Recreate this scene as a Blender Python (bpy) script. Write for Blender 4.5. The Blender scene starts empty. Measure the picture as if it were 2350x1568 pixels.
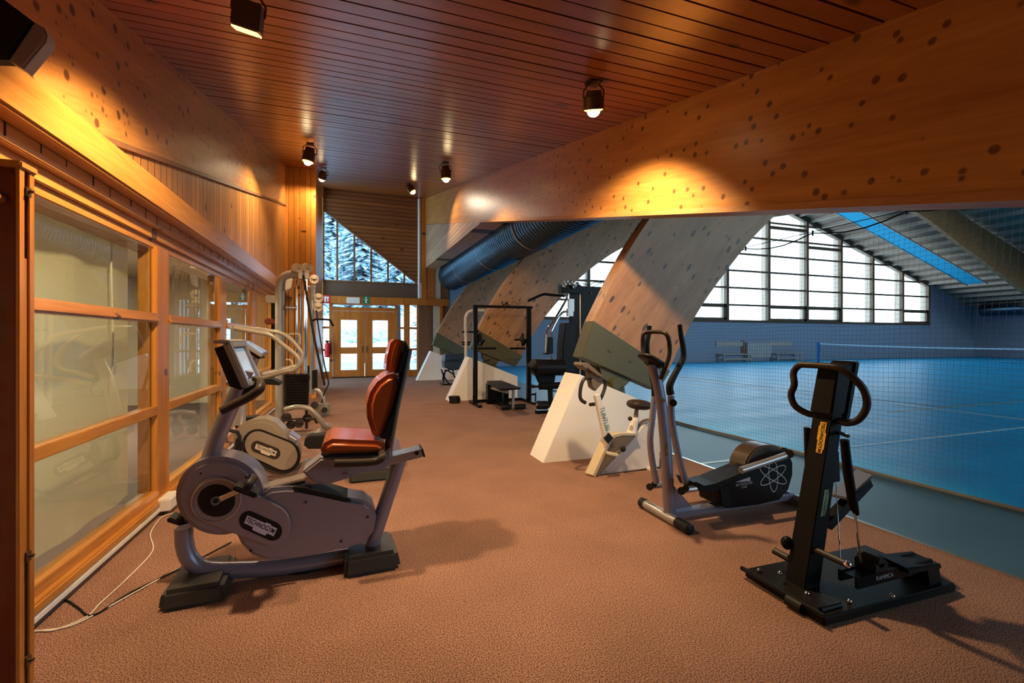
import bpy, bmesh, math, random
from mathutils import Vector as V, Matrix
random.seed(7)
C = bpy.context.scene.collection
R = math.radians
# ---------------------------------------------------------------- camera model (used to measure the place from the photo)
F = 1040.0; CX = 1175.0; HY = 778.0; YAW = R(19.3); H = 1.3
SY, CY = math.sin(YAW), math.cos(YAW)
def ray(u, v):
    a = (u-CX)/F; b = (HY-v)/F
    return V((SY + CY*a, CY - SY*a, b))
def cast(u, v, p, n):
    r = ray(u, v); o = V((0, 0, H))
    return o + r*((V(p)-o).dot(n)/r.dot(n))
def ground(u, v, z=0.0): return cast(u, v, (0, 0, z), V((0, 0, 1)))
class Pl:
    """vertical plane (a machine's side) through x0,y0 turned by deg; off moves it away from the viewer"""
    def __init__(s, x0, y0, deg=0):
        s.p = V((x0, y0, 0)); s.a = V((math.cos(R(deg)), math.sin(R(deg)), 0)); s.n = V((-s.a.y, s.a.x, 0))
    def __call__(s, u, v, off=0.0): return cast(u, v, s.p+s.n*off, s.n)
    def many(s, pts, off=0.0): return [s(p[0], p[1], (p[2] if len(p) > 2 else 0)+off) for p in pts]
# ---------------------------------------------------------------- materials
def mat(name, col, rough=0.5, metal=0.0, bump=0.0, bscale=200, var=0.0, vscale=8, coat=0, emit=None, es=0, spec=0.5):
    m = bpy.data.materials.new(name); m.use_nodes = True
    nt = m.node_tree; N = nt.nodes; L = nt.links; b = N['Principled BSDF']
    b.inputs['Base Color'].default_value = (*col, 1); b.inputs['Roughness'].default_value = rough
    b.inputs['Metallic'].default_value = metal; b.inputs['Coat Weight'].default_value = coat
    b.inputs['Specular IOR Level'].default_value = spec
    tc = N.new('ShaderNodeTexCoord')
    if var:
        n = N.new('ShaderNodeTexNoise'); n.inputs['Scale'].default_value = vscale; n.inputs['Detail'].default_value = 6
        L.new(tc.outputs['Object'], n.inputs['Vector'])
        mx = N.new('ShaderNodeMix'); mx.data_type = 'RGBA'
        mx.inputs[6].default_value = (*[c*(1-var) for c in col], 1); mx.inputs[7].default_value = (*[min(1, c*(1+var)) for c in col], 1)
        L.new(n.outputs['Fac'], mx.inputs[0]); L.new(mx.outputs[2], b.inputs['Base Color'])
    if bump:
        n = N.new('ShaderNodeTexNoise'); n.inputs['Scale'].default_value = bscale; n.inputs['Detail'].default_value = 3
        L.new(tc.outputs['Object'], n.inputs['Vector'])
        bp = N.new('ShaderNodeBump'); bp.inputs['Strength'].default_value = bump; bp.inputs['Distance'].default_value = 0.01
        L.new(n.outputs['Fac'], bp.inputs['Height']); L.new(bp.outputs['Normal'], b.inputs['Normal'])
    if emit:
        b.inputs['Emission Color'].default_value = (*emit, 1); b.inputs['Emission Strength'].default_value = es
    return m
def mth(nt, op, a, b=None, c=None, clamp=False):
    n = nt.nodes.new('ShaderNodeMath'); n.operation = op; n.use_clamp = clamp
    for i, x in enumerate((a, b, c)):
        if x is None: continue
        if isinstance(x, (int, float)): n.inputs[i].default_value = x
        else: nt.links.new(x, n.inputs[i])
    return n.outputs[0]
def wood(name, c1, c2, grain=(0.6, 9, 9), rot=(0, 0, 0), knots=2.2, ksize=0.09, kcol=(0.05, 0.015, 0.004), rough=0.35, board=None, gap=0.03, coat=0.0, kst=0.5, lam=None):
    """grain = noise scale per (rotated) axis; board = (axis, pitch) grooves between boards"""
    m = bpy.data.materials.new(name); m.use_nodes = True
    nt = m.node_tree; N = nt.nodes; L = nt.links; b = N['Principled BSDF']
    b.inputs['Roughness'].default_value = rough; b.inputs['Coat Weight'].default_value = coat
    b.inputs['Coat Roughness'].default_value = 0.25
    tc = N.new('ShaderNodeTexCoord')
    mr = N.new('ShaderNodeMapping'); mr.inputs['Rotation'].default_value = rot
    L.new(tc.outputs['Object'], mr.inputs['Vector'])
    mp = N.new('ShaderNodeMapping'); mp.inputs['Scale'].default_value = grain; L.new(mr.outputs[0], mp.inputs['Vector'])
    sep = N.new('ShaderNodeSeparateXYZ'); L.new(mr.outputs[0], sep.inputs[0])
    n1 = N.new('ShaderNodeTexNoise'); n1.inputs['Scale'].default_value = 1; n1.inputs['Detail'].default_value = 8; n1.inputs['Distortion'].default_value = 0.6
    L.new(mp.outputs[0], n1.inputs['Vector'])
    n2 = N.new('ShaderNodeTexNoise'); n2.inputs['Scale'].default_value = 7; n2.inputs['Detail'].default_value = 4; L.new(mp.outputs[0], n2.inputs['Vector'])
    f = mth(nt, 'ADD', mth(nt, 'MULTIPLY', n1.outputs['Fac'], 0.65), mth(nt, 'MULTIPLY', n2.outputs['Fac'], 0.35))
    rp = N.new('ShaderNodeValToRGB'); rp.color_ramp.elements[0].position = 0.33; rp.color_ramp.elements[1].position = 0.68
    rp.color_ramp.elements[0].color = (*c2, 1); rp.color_ramp.elements[1].color = (*c1, 1)
    L.new(f, rp.inputs[0]); col = rp.outputs[0]
    mask = None
    if board:
        o = sep.outputs[board[0]]
        q = mth(nt, 'DIVIDE', o, board[1]); fr = mth(nt, 'FRACT', q); fl = mth(nt, 'FLOOR', q)
        wn = N.new('ShaderNodeTexWhiteNoise'); wn.noise_dimensions = '1D'; L.new(fl, wn.inputs['W'])
        hs = N.new('ShaderNodeHueSaturation'); L.new(col, hs.inputs['Color'])
        L.new(mth(nt, 'MULTIPLY_ADD', wn.outputs['Value'], 0.35, 0.82), hs.inputs['Value']); col = hs.outputs[0]
        mask = mth(nt, 'LESS_THAN', fr, gap)
    if lam:
        fr = mth(nt, 'FRACT', mth(nt, 'DIVIDE', sep.outputs[lam[0]], lam[1]))
        lm = mth(nt, 'LESS_THAN', fr, 0.04)
        mx = N.new('ShaderNodeMix'); mx.data_type = 'RGBA'; L.new(mth(nt, 'MULTIPLY', lm, 0.22), mx.inputs[0])
        L.new(col, mx.inputs[6]); mx.inputs[7].default_value = (*kcol, 1); col = mx.outputs[2]
    if knots:
        ms = N.new('ShaderNodeMapping'); ms.inputs['Scale'].default_value = (kst, 1, 1); L.new(mr.outputs[0], ms.inputs['Vector'])
        vo = N.new('ShaderNodeTexVoronoi'); vo.inputs['Scale'].default_value = knots; L.new(ms.outputs[0], vo.inputs['Vector'])
        sc = N.new('ShaderNodeSeparateColor'); L.new(vo.outputs['Color'], sc.inputs[0])
        nn = N.new('ShaderNodeTexNoise'); nn.inputs['Scale'].default_value = 14; L.new(mr.outputs[0], nn.inputs['Vector'])
        dd = mth(nt, 'ADD', vo.outputs['Distance'], mth(nt, 'MULTIPLY', mth(nt, 'SUBTRACT', nn.outputs['Fac'], 0.5), 0.12))
        sz = mth(nt, 'MULTIPLY_ADD', sc.outputs[0], ksize*1.6, ksize*0.4)
        k = mth(nt, 'DIVIDE', mth(nt, 'SUBTRACT', sz, dd), ksize*0.5, clamp=True)
        mx = N.new('ShaderNodeMix'); mx.data_type = 'RGBA'; L.new(mth(nt, 'MULTIPLY', k, 0.85), mx.inputs[0])
        L.new(col, mx.inputs[6]); mx.inputs[7].default_value = (*kcol, 1); col = mx.outputs[2]
    if mask is not None:
        mx = N.new('ShaderNodeMix'); mx.data_type = 'RGBA'; L.new(mask, mx.inputs[0]); L.new(col, mx.inputs[6])
        mx.inputs[7].default_value = (c2[0]*.12, c2[1]*.12, c2[2]*.12, 1); col = mx.outputs[2]
        bp = N.new('ShaderNodeBump'); bp.inputs['Strength'].default_value = 0.6; bp.inputs['Distance'].default_value = 0.006; bp.invert = True
        L.new(mask, bp.inputs['Height']); L.new(bp.outputs[0], b.inputs['Normal'])
    L.new(col, b.inputs['Base Color'])
    return m
def glassmat(name, tint=(0.9, 0.95, 0.93), boost=1.6, rough=0.0):
    m = bpy.data.materials.new(name); m.use_nodes = True
    nt = m.node_tree; N = nt.nodes; L = nt.links; N.remove(N['Principled BSDF'])
    t = N.new('ShaderNodeBsdfTransparent'); t.inputs[0].default_value = (*tint, 1)
    g = N.new('ShaderNodeBsdfGlossy'); g.inputs['Roughness'].default_value = rough
    fr = N.new('ShaderNodeFresnel'); fr.inputs[0].default_value = 1.5
    gm = N.new('ShaderNodeNewGeometry'); inv = mth(nt, 'SUBTRACT', 1.0, gm.outputs['Backfacing'])
    mx = N.new('ShaderNodeMixShader'); L.new(mth(nt, 'MULTIPLY', mth(nt, 'MULTIPLY', fr.outputs[0], inv), boost, clamp=True), mx.inputs[0])
    L.new(t.outputs[0], mx.inputs[1]); L.new(g.outputs[0], mx.inputs[2]); L.new(mx.outputs[0], N['Material Output'].inputs[0])
    return m
def emis(name, col, s):
    m = bpy.data.materials.new(name); m.use_nodes = True
    nt = m.node_tree; N = nt.nodes; N.remove(N['Principled BSDF'])
    e = N.new('ShaderNodeEmission'); e.inputs[0].default_value = (*col, 1); e.inputs[1].default_value = s
    nt.links.new(e.outputs[0], N['Material Output'].inputs[0]); return m
# ---------------------------------------------------------------- mesh builder
def spline(pts, k=6, closed=False):
    pts = [V(p) for p in pts]; n = len(pts); out = []
    if n < 3: return pts
    rng = range(n) if closed else range(n-1)
    for i in rng:
        p1, p2 = pts[i], pts[(i+1) % n]
        p0 = pts[i-1] if (i > 0 or closed) else p1*2-p2
        p3 = pts[(i+2) % n] if (i+2 < n or closed) else p2*2-p1
        for j in range(k):
            t = j/k
            out.append(0.5*((2*p1)+(p2-p0)*t+(2*p0-5*p1+4*p2-p3)*t*t+(3*p1-p0-3*p2+p3)*t**3))
    if not closed: out.append(pts[-1])
    return out
class MB:
    def __init__(s): s.bm = bmesh.new()
    def _bev(s, geom, bev, seg=2):
        if bev:
            es = list({e for f in geom for e in f.edges})
            try: bmesh.ops.bevel(s.bm, geom=es, offset=bev, segments=seg, affect='EDGES', clamp_overlap=True)
            except Exception: pass
    def box(s, a, b, bev=0, seg=2):
        x0, y0, z0 = [min(a[i], b[i]) for i in range(3)]; x1, y1, z1 = [max(a[i], b[i]) for i in range(3)]
        vs = [s.bm.verts.new(p) for p in ((x0,y0,z0),(x1,y0,z0),(x1,y1,z0),(x0,y1,z0),(x0,y0,z1),(x1,y0,z1),(x1,y1,z1),(x0,y1,z1))]
        fs = [s.bm.faces.new([vs[i] for i in q]) for q in ((0,3,2,1),(4,5,6,7),(0,1,5,4),(1,2,6,5),(2,3,7,6),(3,0,4,7))]
        s._bev(fs, bev, seg); return s
    def hexa(s, p, bev=0, seg=2):
        """p: 8 points, bottom ring then top ring"""
        vs = [s.bm.verts.new(q) for q in p]
        fs = [s.bm.faces.new([vs[i] for i in q]) for q in ((0,3,2,1),(4,5,6,7),(0,1,5,4),(1,2,6,5),(2,3,7,6),(3,0,4,7))]
        bmesh.ops.recalc_face_normals(s.bm, faces=fs); s._bev(fs, bev, seg); return s
    def prism(s, pts, vec, bev=0, seg=2, smooth_in=0):
        if smooth_in: pts = spline(pts, smooth_in, True)
        pts = [V(p) for p in pts]; vec = V(vec)
        a = [s.bm.verts.new(p) for p in pts]; b = [s.bm.verts.new(p+vec) for p in pts]; n = len(a)
        fa, fb = s.bm.faces.new(a), s.bm.faces.new(b[::-1]); fs = [fa, fb]
        for i in range(n): fs.append(s.bm.faces.new((a[(i+1) % n], a[i], b[i], b[(i+1) % n])))
        bmesh.ops.recalc_face_normals(s.bm, faces=fs)
        if bev:
            es = list({e for f in (fa, fb) for e in f.edges})
            try: bmesh.ops.bevel(s.bm, geom=es, offset=bev, segments=seg, affect='EDGES', clamp_overlap=True)
            except Exception: pass
        return s
    def quad(s, *p):
        s.bm.faces.new([s.bm.verts.new(q) for q in p]); return s
    def tube(s, pts, r, seg=10, k=0, closed=False, caps=True, flat=None):
        """r number or list; flat=(dir, factor) squashes the section along dir"""
        if k: 
            if isinstance(r, (list, tuple)):
                n0 = len(pts); rr = []
                pts2 = spline(pts, k, closed)
                for i in range(len(pts2)):
                    t = i/(len(pts2)-1)*(n0-1); j = min(int(t), n0-2); rr.append(r[j]+(r[j+1]-r[j])*(t-j))
                pts, r = pts2, rr
            else: pts = spline(pts, k, closed)
        pts = [V(p) for p in pts]; n = len(pts)
        rs = r if isinstance(r, (list, tuple)) else [r]*n
        T = []
        for i in range(n):
            a = pts[i-1] if (i > 0 or closed) else pts[i]; b = pts[(i+1) % n] if (i < n-1 or closed) else pts[i]
            t = (b-a); T.append(t.normalized() if t.length > 1e-9 else V((0, 0, 1)))
        up = V((0, 0, 1)) if abs(T[0].z) < 0.9 else V((0, 1, 0))
        u = T[0].cross(up).normalized(); rings = []
        for i in range(n):
            u = (u - T[i]*u.dot(T[i])); u = u.normalized() if u.length > 1e-6 else T[i].orthogonal().normalized()
            w = T[i].cross(u); ring = []
            for j in range(seg):
                a = 2*math.pi*j/seg; d = (u*math.cos(a)+w*math.sin(a))*rs[i]
                if flat: fd = V(flat[0]).normalized(); d = d - fd*d.dot(fd)*(1-flat[1])
                ring.append(s.bm.verts.new(pts[i]+d))
            rings.append(ring)
        m = n if closed else n-1
        for i in range(m):
            A, B = rings[i], rings[(i+1) % n]
            for j in range(seg): s.bm.faces.new((A[j], A[(j+1) % seg], B[(j+1) % seg], B[j]))
        if caps and not closed:
            s.bm.faces.new(rings[0][::-1]); s.bm.faces.new(rings[-1])
        return s
    def cyl(s, a, b, r, r2=None, seg=20): return s.tube([a, b], [r, r if r2 is None else r2], seg)
    def bar(s, a, b, w, h, up=(0, 0, 1), bev=0):
        """rectangular bar a->b, w across, h along up"""
        a, b = V(a), V(b); t = (b-a).normalized(); up = V(up); x = t.cross(up).normalized(); y = x.cross(t).normalized()
        x, y = x*w/2, y*h/2
        return s.hexa([a-x-y, a+x-y, b+x-y, b-x-y, a-x+y, a+x+y, b+x+y, b-x+y], bev)
    def ell(s, c, rx, ry, rz, mat3=None, p=1.0, nu=20, nv=12):
        def sg(v, e): return math.copysign(abs(v)**e, v)
        c = V(c); rows = []
        for i in range(nv+1):
            th = -math.pi/2+math.pi*i/nv; row = []
            for j in range(nu):
                ph = 2*math.pi*j/nu
                q = V((rx*sg(math.cos(th), p)*sg(math.cos(ph), p), ry*sg(math.cos(th), p)*sg(math.sin(ph), p), rz*sg(math.sin(th), p)))
                if mat3: q = mat3 @ q
                row.append(q+c)
            rows.append(row)
        bot = s.bm.verts.new(rows[0][0]); top = s.bm.verts.new(rows[-1][0])
        rr = [[s.bm.verts.new(q) for q in row] for row in rows[1:-1]]
        for j in range(nu):
            s.bm.faces.new((bot, rr[0][(j+1) % nu], rr[0][j])); s.bm.faces.new((top, rr[-1][j], rr[-1][(j+1) % nu]))
        for i in range(len(rr)-1):
            for j in range(nu): s.bm.faces.new((rr[i][j], rr[i][(j+1) % nu], rr[i+1][(j+1) % nu], rr[i+1][j]))
        return s
    def ring(s, c, ax, r, t, seg=28, s2=8):
        ax = V(ax).normalized(); u = ax.orthogonal().normalized(); w = ax.cross(u)
        return s.tube([V(c)+(u*math.cos(2*math.pi*i/seg)+w*math.sin(2*math.pi*i/seg))*r for i in range(seg)], t, s2, closed=True)
    def build(s, name, m, parent=None, kind=None, label=None, ang=35):
        me = bpy.data.meshes.new(name); s.bm.to_mesh(me); s.bm.free()
        if parent is not None:
            w = parent; off = V((0, 0, 0))
            while w is not None: off = off + w.location; w = w.parent
            me.transform(Matrix.Translation(-off))
        me.materials.append(m)
        for p in me.polygons: p.use_smooth = True
        me.set_sharp_from_angle(angle=R(ang))
        o = bpy.data.objects.new(name, me); C.objects.link(o)
        if parent is not None: o.parent = parent
        if kind: o['kind'] = kind
        if label: o['label'] = label
        return o
def thing(name, label, cat, loc, group=None):
    o = bpy.data.objects.new(name, None); C.objects.link(o); o.location = V(loc); o.empty_display_size = 0.1
    o['label'] = label; o['category'] = cat
    if group: o['group'] = group
    return o
def tag(o, label, cat, group=None, kind=None):
    o['label'] = label; o['category'] = cat
    if group: o['group'] = group
    if kind: o['kind'] = kind
    return o
def copy_tree(o, parent=None, delta=None, label=None):
    c = o.copy(); C.objects.link(c); c.parent = parent
    if delta is not None: c.location = o.location + V(delta)
    if label: c['label'] = label
    for ch in list(o.children): copy_tree(ch, c)
    return c
def text(name, s, org, right, up, size, m, parent, ext=0.0006, font_bold=0.0, align='CENTER', sx=1.0):
    cu = bpy.data.curves.new(name, 'FONT'); cu.body = s; cu.size = 1.0; cu.extrude = ext/size; cu.offset = font_bold
    cu.align_x = align; cu.align_y = 'CENTER'
    t = bpy.data.objects.new(name, cu); C.objects.link(t); bpy.context.view_layer.update()
    me = bpy.data.meshes.new_from_object(t); bpy.data.objects.remove(t)
    right, up = V(right).normalized(), V(up); up = (up-right*up.dot(right)).normalized(); n = right.cross(up)
    M = Matrix((( right.x*sx, up.x, n.x), (right.y*sx, up.y, n.y), (right.z*sx, up.z, n.z))).to_4x4()
    me.transform(Matrix.Translation(V(org)) @ M @ Matrix.Scale(size, 4))
    w = parent; off = V((0, 0, 0))
    while w is not None: off = off + w.location; w = w.parent
    me.transform(Matrix.Translation(-off)); me.materials.clear(); me.materials.append(m)
    o = bpy.data.objects.new(name, me); C.objects.link(o); o.parent = parent; return o
E_NEAR, E_MID, E_FAR, E_SKY, EXPO, E_ROOM_FILL = 225, 135, 80, 3.0, 0.38, 125
# ---------------------------------------------------------------- palette
M = {}
O1, O2 = (0.64, 0.29, 0.06), (0.39, 0.145, 0.022)
M['beam'] = wood('knotty_glulam', (0.62, 0.29, 0.075), (0.40, 0.15, 0.03), grain=(9, 0.7, 7), rot=(R(-13), 0, 0), knots=13, ksize=0.24, rough=0.38, kst=1.0, lam=(2, 0.045), kcol=(0.07, 0.022, 0.01))
M['beamr'] = wood('knotty_glulam_right', (0.62, 0.29, 0.075), (0.40, 0.15, 0.03), grain=(9, 0.7, 7), rot=(R(-13), 0, 0), knots=9.5, ksize=0.125, rough=0.38, kst=1.0, lam=(2, 0.045), kcol=(0.10, 0.03, 0.012))
M['arch'] = wood('arch_glulam', (0.47, 0.235, 0.095), (0.28, 0.125, 0.045), grain=(1.1, 9, 7), rot=(0, R(52), 0), knots=13.0, ksize=0.17, rough=0.45, kst=0.4, lam=(2, 0.045), kcol=(0.03, 0.012, 0.006))
M['beamtrim'] = wood('beam_edge_strip', (0.55, 0.27, 0.09), (0.38, 0.16, 0.045), grain=(8, 0.6, 8), knots=0, rough=0.6)
M['orange_y'] = wood('varnished_pine_long', O1, O2, grain=(8, 0.6, 8), knots=3.0, ksize=0.09, rough=0.22, coat=0.3)
M['orange_x'] = wood('varnished_pine_cross', O1, O2, grain=(0.6, 8, 8), knots=3.0, ksize=0.09, rough=0.25, coat=0.3)
M['orange_z'] = wood('varnished_pine_upright', (0.62, 0.265, 0.05), (0.37, 0.125, 0.016), grain=(8, 8, 0.6), knots=3.4, ksize=0.10, rough=0.25, coat=0.3)
M['door'] = wood('door_pine', (0.60, 0.21, 0.035), (0.37, 0.105, 0.013), grain=(8, 8, 0.6), knots=3.4, ksize=0.10, rough=0.35)
M['vboard_y'] = wood('upright_boards_side', (0.62, 0.30, 0.09), (0.40, 0.16, 0.04), grain=(7, 7, 0.6), knots=3, ksize=0.07, board=(1, 0.115), gap=0.1, rough=0.35)
M['vboard_x'] = wood('upright_boards_end', (0.66, 0.30, 0.06), (0.42, 0.15, 0.025), grain=(7, 7, 0.5), knots=3, ksize=0.10, board=(0, 0.11), gap=0.06, rough=0.3)
M['hboard_x'] = wood('gable_boards', (0.34, 0.115, 0.03), (0.19, 0.055, 0.012), grain=(0.6, 7, 7), knots=3.5, ksize=0.09, board=(2, 0.135), gap=0.12, rough=0.45)
M['hboard_y'] = wood('level_boards', (0.58, 0.38, 0.24), (0.42, 0.24, 0.13), grain=(7, 0.6, 7), knots=2, ksize=0.05, board=(2, 0.11), gap=0.09, rough=0.4)
M['slat'] = wood('ceiling_slat', (0.37, 0.115, 0.022), (0.21, 0.055, 0.009), grain=(0.8, 8, 9), knots=3.2, ksize=0.10, rough=0.28, coat=0.22, kst=0.7)
M['shadedwood'] = wood('shaded_side_wood', (0.20, 0.035, 0.008), (0.12, 0.018, 0.004), grain=(8, 8, 0.7), knots=3, ksize=0.10, rough=0.4)  # darker red paints the shade on the wall bars' viewer-side faces
M['browncol'] = wood('brown_column', (0.26, 0.12, 0.06), (0.16, 0.07, 0.03), grain=(8, 8, 0.7), knots=2.5, ksize=0.08, rough=0.5)
M['roofwood'] = wood('hall_roof_boards', (0.25, 0.17, 0.12), (0.16, 0.105, 0.07), grain=(6, 0.6, 6), knots=0, rough=0.6)
M['purlin'] = mat('purlin_pale', (0.42, 0.33, 0.27), 0.5, var=.15)
M['gap'] = mat('shadow_gap', (0.012, 0.006, 0.004), 0.9)
M['plaster'] = mat('white_paint', (0.80, 0.78, 0.76), 0.6, bump=.08, bscale=40)
M['cream'] = mat('cream_paint', (0.62, 0.52, 0.38), 0.55, var=.05)
M['hallwall'] = mat('hall_wall_paint', (0.30, 0.37, 0.48), 0.6, bump=.1, bscale=30, var=.06, vscale=1)
M['greensteel'] = mat('olive_steel', (0.075, 0.073, 0.028), 0.5, var=.1, vscale=5)
M['brown'] = mat('brown_panel', (0.12, 0.07, 0.04), 0.6)
M['whitepl'] = mat('white_plastic', (0.75, 0.73, 0.70), 0.35)
M['greyband'] = mat('carpet_upstand', (0.14, 0.10, 0.09), 0.9, bump=.2, bscale=300)
M['duct'] = mat('blue_duct', (0.04, 0.095, 0.15), 0.27, metal=0.7)
M['bluepanel'] = mat('blue_panel', (0.02, 0.42, 0.70), 0.7, spec=.1)
M['net'] = mat('net_cord', (0.17, 0.165, 0.15), 0.8)
M['netdark'] = mat('net_black', (0.012, 0.015, 0.02), 0.8)
M['netband'] = mat('net_band', (0.55, 0.72, 0.85), 0.6)
M['bluepost'] = mat('blue_post', (0.02, 0.16, 0.42), 0.4)
M['benchw'] = mat('pale_bench_wood', (0.55, 0.46, 0.40), 0.5, var=.15)
M['radiator'] = mat('radiator_enamel', (0.66, 0.64, 0.62), 0.4)
M['snow'] = mat('snow', (0.85, 0.90, 0.96), 0.7, var=.05, vscale=1)
M['blind'] = mat('beige_blind', (0.55, 0.50, 0.37), 0.75, var=.10, vscale=1.2)
M['blind'].node_tree.nodes['Principled BSDF'].inputs['Subsurface Weight'].default_value = 0
_nt = M['blind'].node_tree; _t = _nt.nodes.new('ShaderNodeBsdfTranslucent'); _t.inputs[0].default_value = (0.68, 0.61, 0.46, 1)
_m = _nt.nodes.new('ShaderNodeMixShader'); _m.inputs[0].default_value = .5
_nt.links.new(_nt.nodes['Principled BSDF'].outputs[0], _m.inputs[1]); _nt.links.new(_t.outputs[0], _m.inputs[2]); _nt.links.new(_m.outputs[0], _nt.nodes['Material Output'].inputs[0])
M['glass'] = glassmat('window_glass', boost=1.7)
M['glassclear'] = glassmat('door_glass', (0.93, 0.97, 1.0), boost=1.0)
M['cable_w'] = mat('white_cable', (0.75, 0.68, 0.6), 0.5)
M['rubber'] = mat('black_rubber', (0.012, 0.011, 0.011), 0.5, spec=0.22)
M['black'] = mat('black_enamel', (0.008, 0.008, 0.009), 0.28, spec=0.10)
M['blackmatt'] = mat('black_texture', (0.010, 0.009, 0.008), 0.5, bump=.2, bscale=400, spec=0.10)
M['foot'] = mat('dark_grey_plastic', (0.034, 0.033, 0.030), 0.35, bump=.1, bscale=500)
M['pad'] = mat('black_vinyl', (0.010, 0.010, 0.012), 0.38, bump=.1, bscale=120, spec=0.15)
M['navy'] = mat('navy_vinyl', (0.012, 0.022, 0.045), 0.4)
M['purple'] = mat('purple_grey_lacquer', (0.25, 0.235, 0.30), 0.33, metal=0.35, bump=.04, bscale=600)
M['purple2'] = mat('purple_grey_cover', (0.27, 0.25, 0.31), 0.31, metal=0.35)
M['silver'] = mat('silver_lacquer', (0.40, 0.38, 0.37), 0.28, metal=0.6)
M['alu'] = mat('brushed_aluminium', (0.62, 0.58, 0.54), 0.25, metal=0.85)
M['beigesil'] = mat('champagne_lacquer', (0.34, 0.285, 0.225), 0.33, metal=0.35)
M['beigetube'] = mat('champagne_tube', (0.33, 0.29, 0.24), 0.33, metal=0.25)
M['lilac'] = mat('lilac_silver_lacquer', (0.27, 0.26, 0.34), 0.3, metal=0.45)
M['chrome'] = mat('chrome', (0.75, 0.75, 0.78), 0.08, metal=1)
M['leather'] = mat('orange_brown_leather', (0.36, 0.075, 0.012), 0.27, bump=.1, bscale=300, coat=.2)
M['red'] = mat('red_paint', (0.55, 0.015, 0.015), 0.35)
M['green'] = mat('sign_green', (0.01, 0.16, 0.07), 0.4)
M['white'] = mat('sign_white', (0.85, 0.85, 0.85), 0.5)
M['grip'] = mat('dark_grip', (0.035, 0.025, 0.02), 0.45, spec=0.22)
M['yellow'] = mat('yellow_decal', (0.75, 0.42, 0.02), 0.5)
M['greendecal'] = mat('pale_green_decal', (0.30, 0.42, 0.24), 0.5)
M['print'] = mat('grey_print', (0.42, 0.40, 0.42), 0.5)
M['teal'] = mat('teal_print', (0.0, 0.16, 0.15), 0.5)
M['bikewhite'] = mat('bike_white', (0.76, 0.72, 0.68), 0.4)
M['bikebeige'] = mat('bike_beige', (0.56, 0.48, 0.34), 0.45)
M['bikegrey'] = mat('bike_taupe', (0.17, 0.13, 0.10), 0.6, spec=.2)
M['lcd'] = mat('lcd_screen', (0.30, 0.36, 0.42), 0.12, emit=(0.55, 0.75, 1), es=0.25)
M['lens'] = emis('lamp_lens', (1.0, 0.50, 0.08), 6); M['bulb'] = emis('lamp_bulb', (1.0, 0.75, 0.4), 25)
M['bronze'] = mat('dark_bronze', (0.10, 0.06, 0.03), 0.35, metal=.5)
M['brass'] = mat('yellow_brass', (0.5, 0.33, 0.08), 0.3, metal=.7)
M['spkgrille'] = mat('dark_grille', (0.02, 0.013, 0.01), 0.7)
M['spkbody'] = mat('pale_speaker_body', (0.50, 0.40, 0.30), 0.5)
# carpet
def carpet():
    m = bpy.data.materials.new('brown_carpet'); m.use_nodes = True; nt = m.node_tree; N = nt.nodes; L = nt.links; b = N['Principled BSDF']
    tc = N.new('ShaderNodeTexCoord')
    n1 = N.new('ShaderNodeTexNoise'); n1.inputs['Scale'].default_value = 185; n1.inputs['Detail'].default_value = 2; L.new(tc.outputs['Object'], n1.inputs[0])
    n2 = N.new('ShaderNodeTexNoise'); n2.inputs['Scale'].default_value = 2.2; n2.inputs['Detail'].default_value = 6; L.new(tc.outputs['Object'], n2.inputs[0])
    r = N.new('ShaderNodeValToRGB'); L.new(n1.outputs['Fac'], r.inputs[0])
    r.color_ramp.elements[0].position = 0.38; r.color_ramp.elements[0].color = (0.075, 0.037, 0.026, 1)
    r.color_ramp.elements[1].position = 0.60; r.color_ramp.elements[1].color = (0.42, 0.235, 0.17, 1)
    hs = N.new('ShaderNodeHueSaturation'); L.new(r.outputs[0], hs.inputs['Color'])
    L.new(mth(nt, 'MULTIPLY_ADD', n2.outputs['Fac'], 0.5, 0.75), hs.inputs['Value']); L.new(hs.outputs[0], b.inputs['Base Color'])
    b.inputs['Roughness'].default_value = 0.95; b.inputs['Specular IOR Level'].default_value = 0.15
    bp = N.new('ShaderNodeBump'); bp.inputs['Strength'].default_value = 0.5; bp.inputs['Distance'].default_value = 0.006
    L.new(n1.outputs['Fac'], bp.inputs['Height']); L.new(bp.outputs[0], b.inputs['Normal']); return m
M['carpet'] = carpet()
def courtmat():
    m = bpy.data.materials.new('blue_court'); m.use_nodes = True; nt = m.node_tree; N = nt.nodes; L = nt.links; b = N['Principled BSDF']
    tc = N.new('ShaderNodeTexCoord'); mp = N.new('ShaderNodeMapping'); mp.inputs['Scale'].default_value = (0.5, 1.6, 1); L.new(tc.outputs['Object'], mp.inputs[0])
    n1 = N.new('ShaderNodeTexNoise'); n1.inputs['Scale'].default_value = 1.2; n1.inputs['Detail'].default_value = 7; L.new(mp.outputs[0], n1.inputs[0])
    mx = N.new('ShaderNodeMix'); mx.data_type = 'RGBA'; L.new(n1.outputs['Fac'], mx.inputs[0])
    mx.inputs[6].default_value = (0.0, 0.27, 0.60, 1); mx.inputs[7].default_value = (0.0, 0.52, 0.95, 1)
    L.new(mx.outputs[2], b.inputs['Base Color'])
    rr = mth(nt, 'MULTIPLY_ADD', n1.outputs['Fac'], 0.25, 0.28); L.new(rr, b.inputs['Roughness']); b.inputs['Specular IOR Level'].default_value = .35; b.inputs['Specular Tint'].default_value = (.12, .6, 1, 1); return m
M['court'] = courtmat()
M['strip'] = mat('court_floor_dull_sheen', (0.045, 0.12, 0.19), 0.45, var=.25, vscale=1.5)  # same floor as the court; its duller reflection is put into the colour
M['courtline'] = mat('court_line', (0.45, 0.62, 0.72), 0.4)
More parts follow.
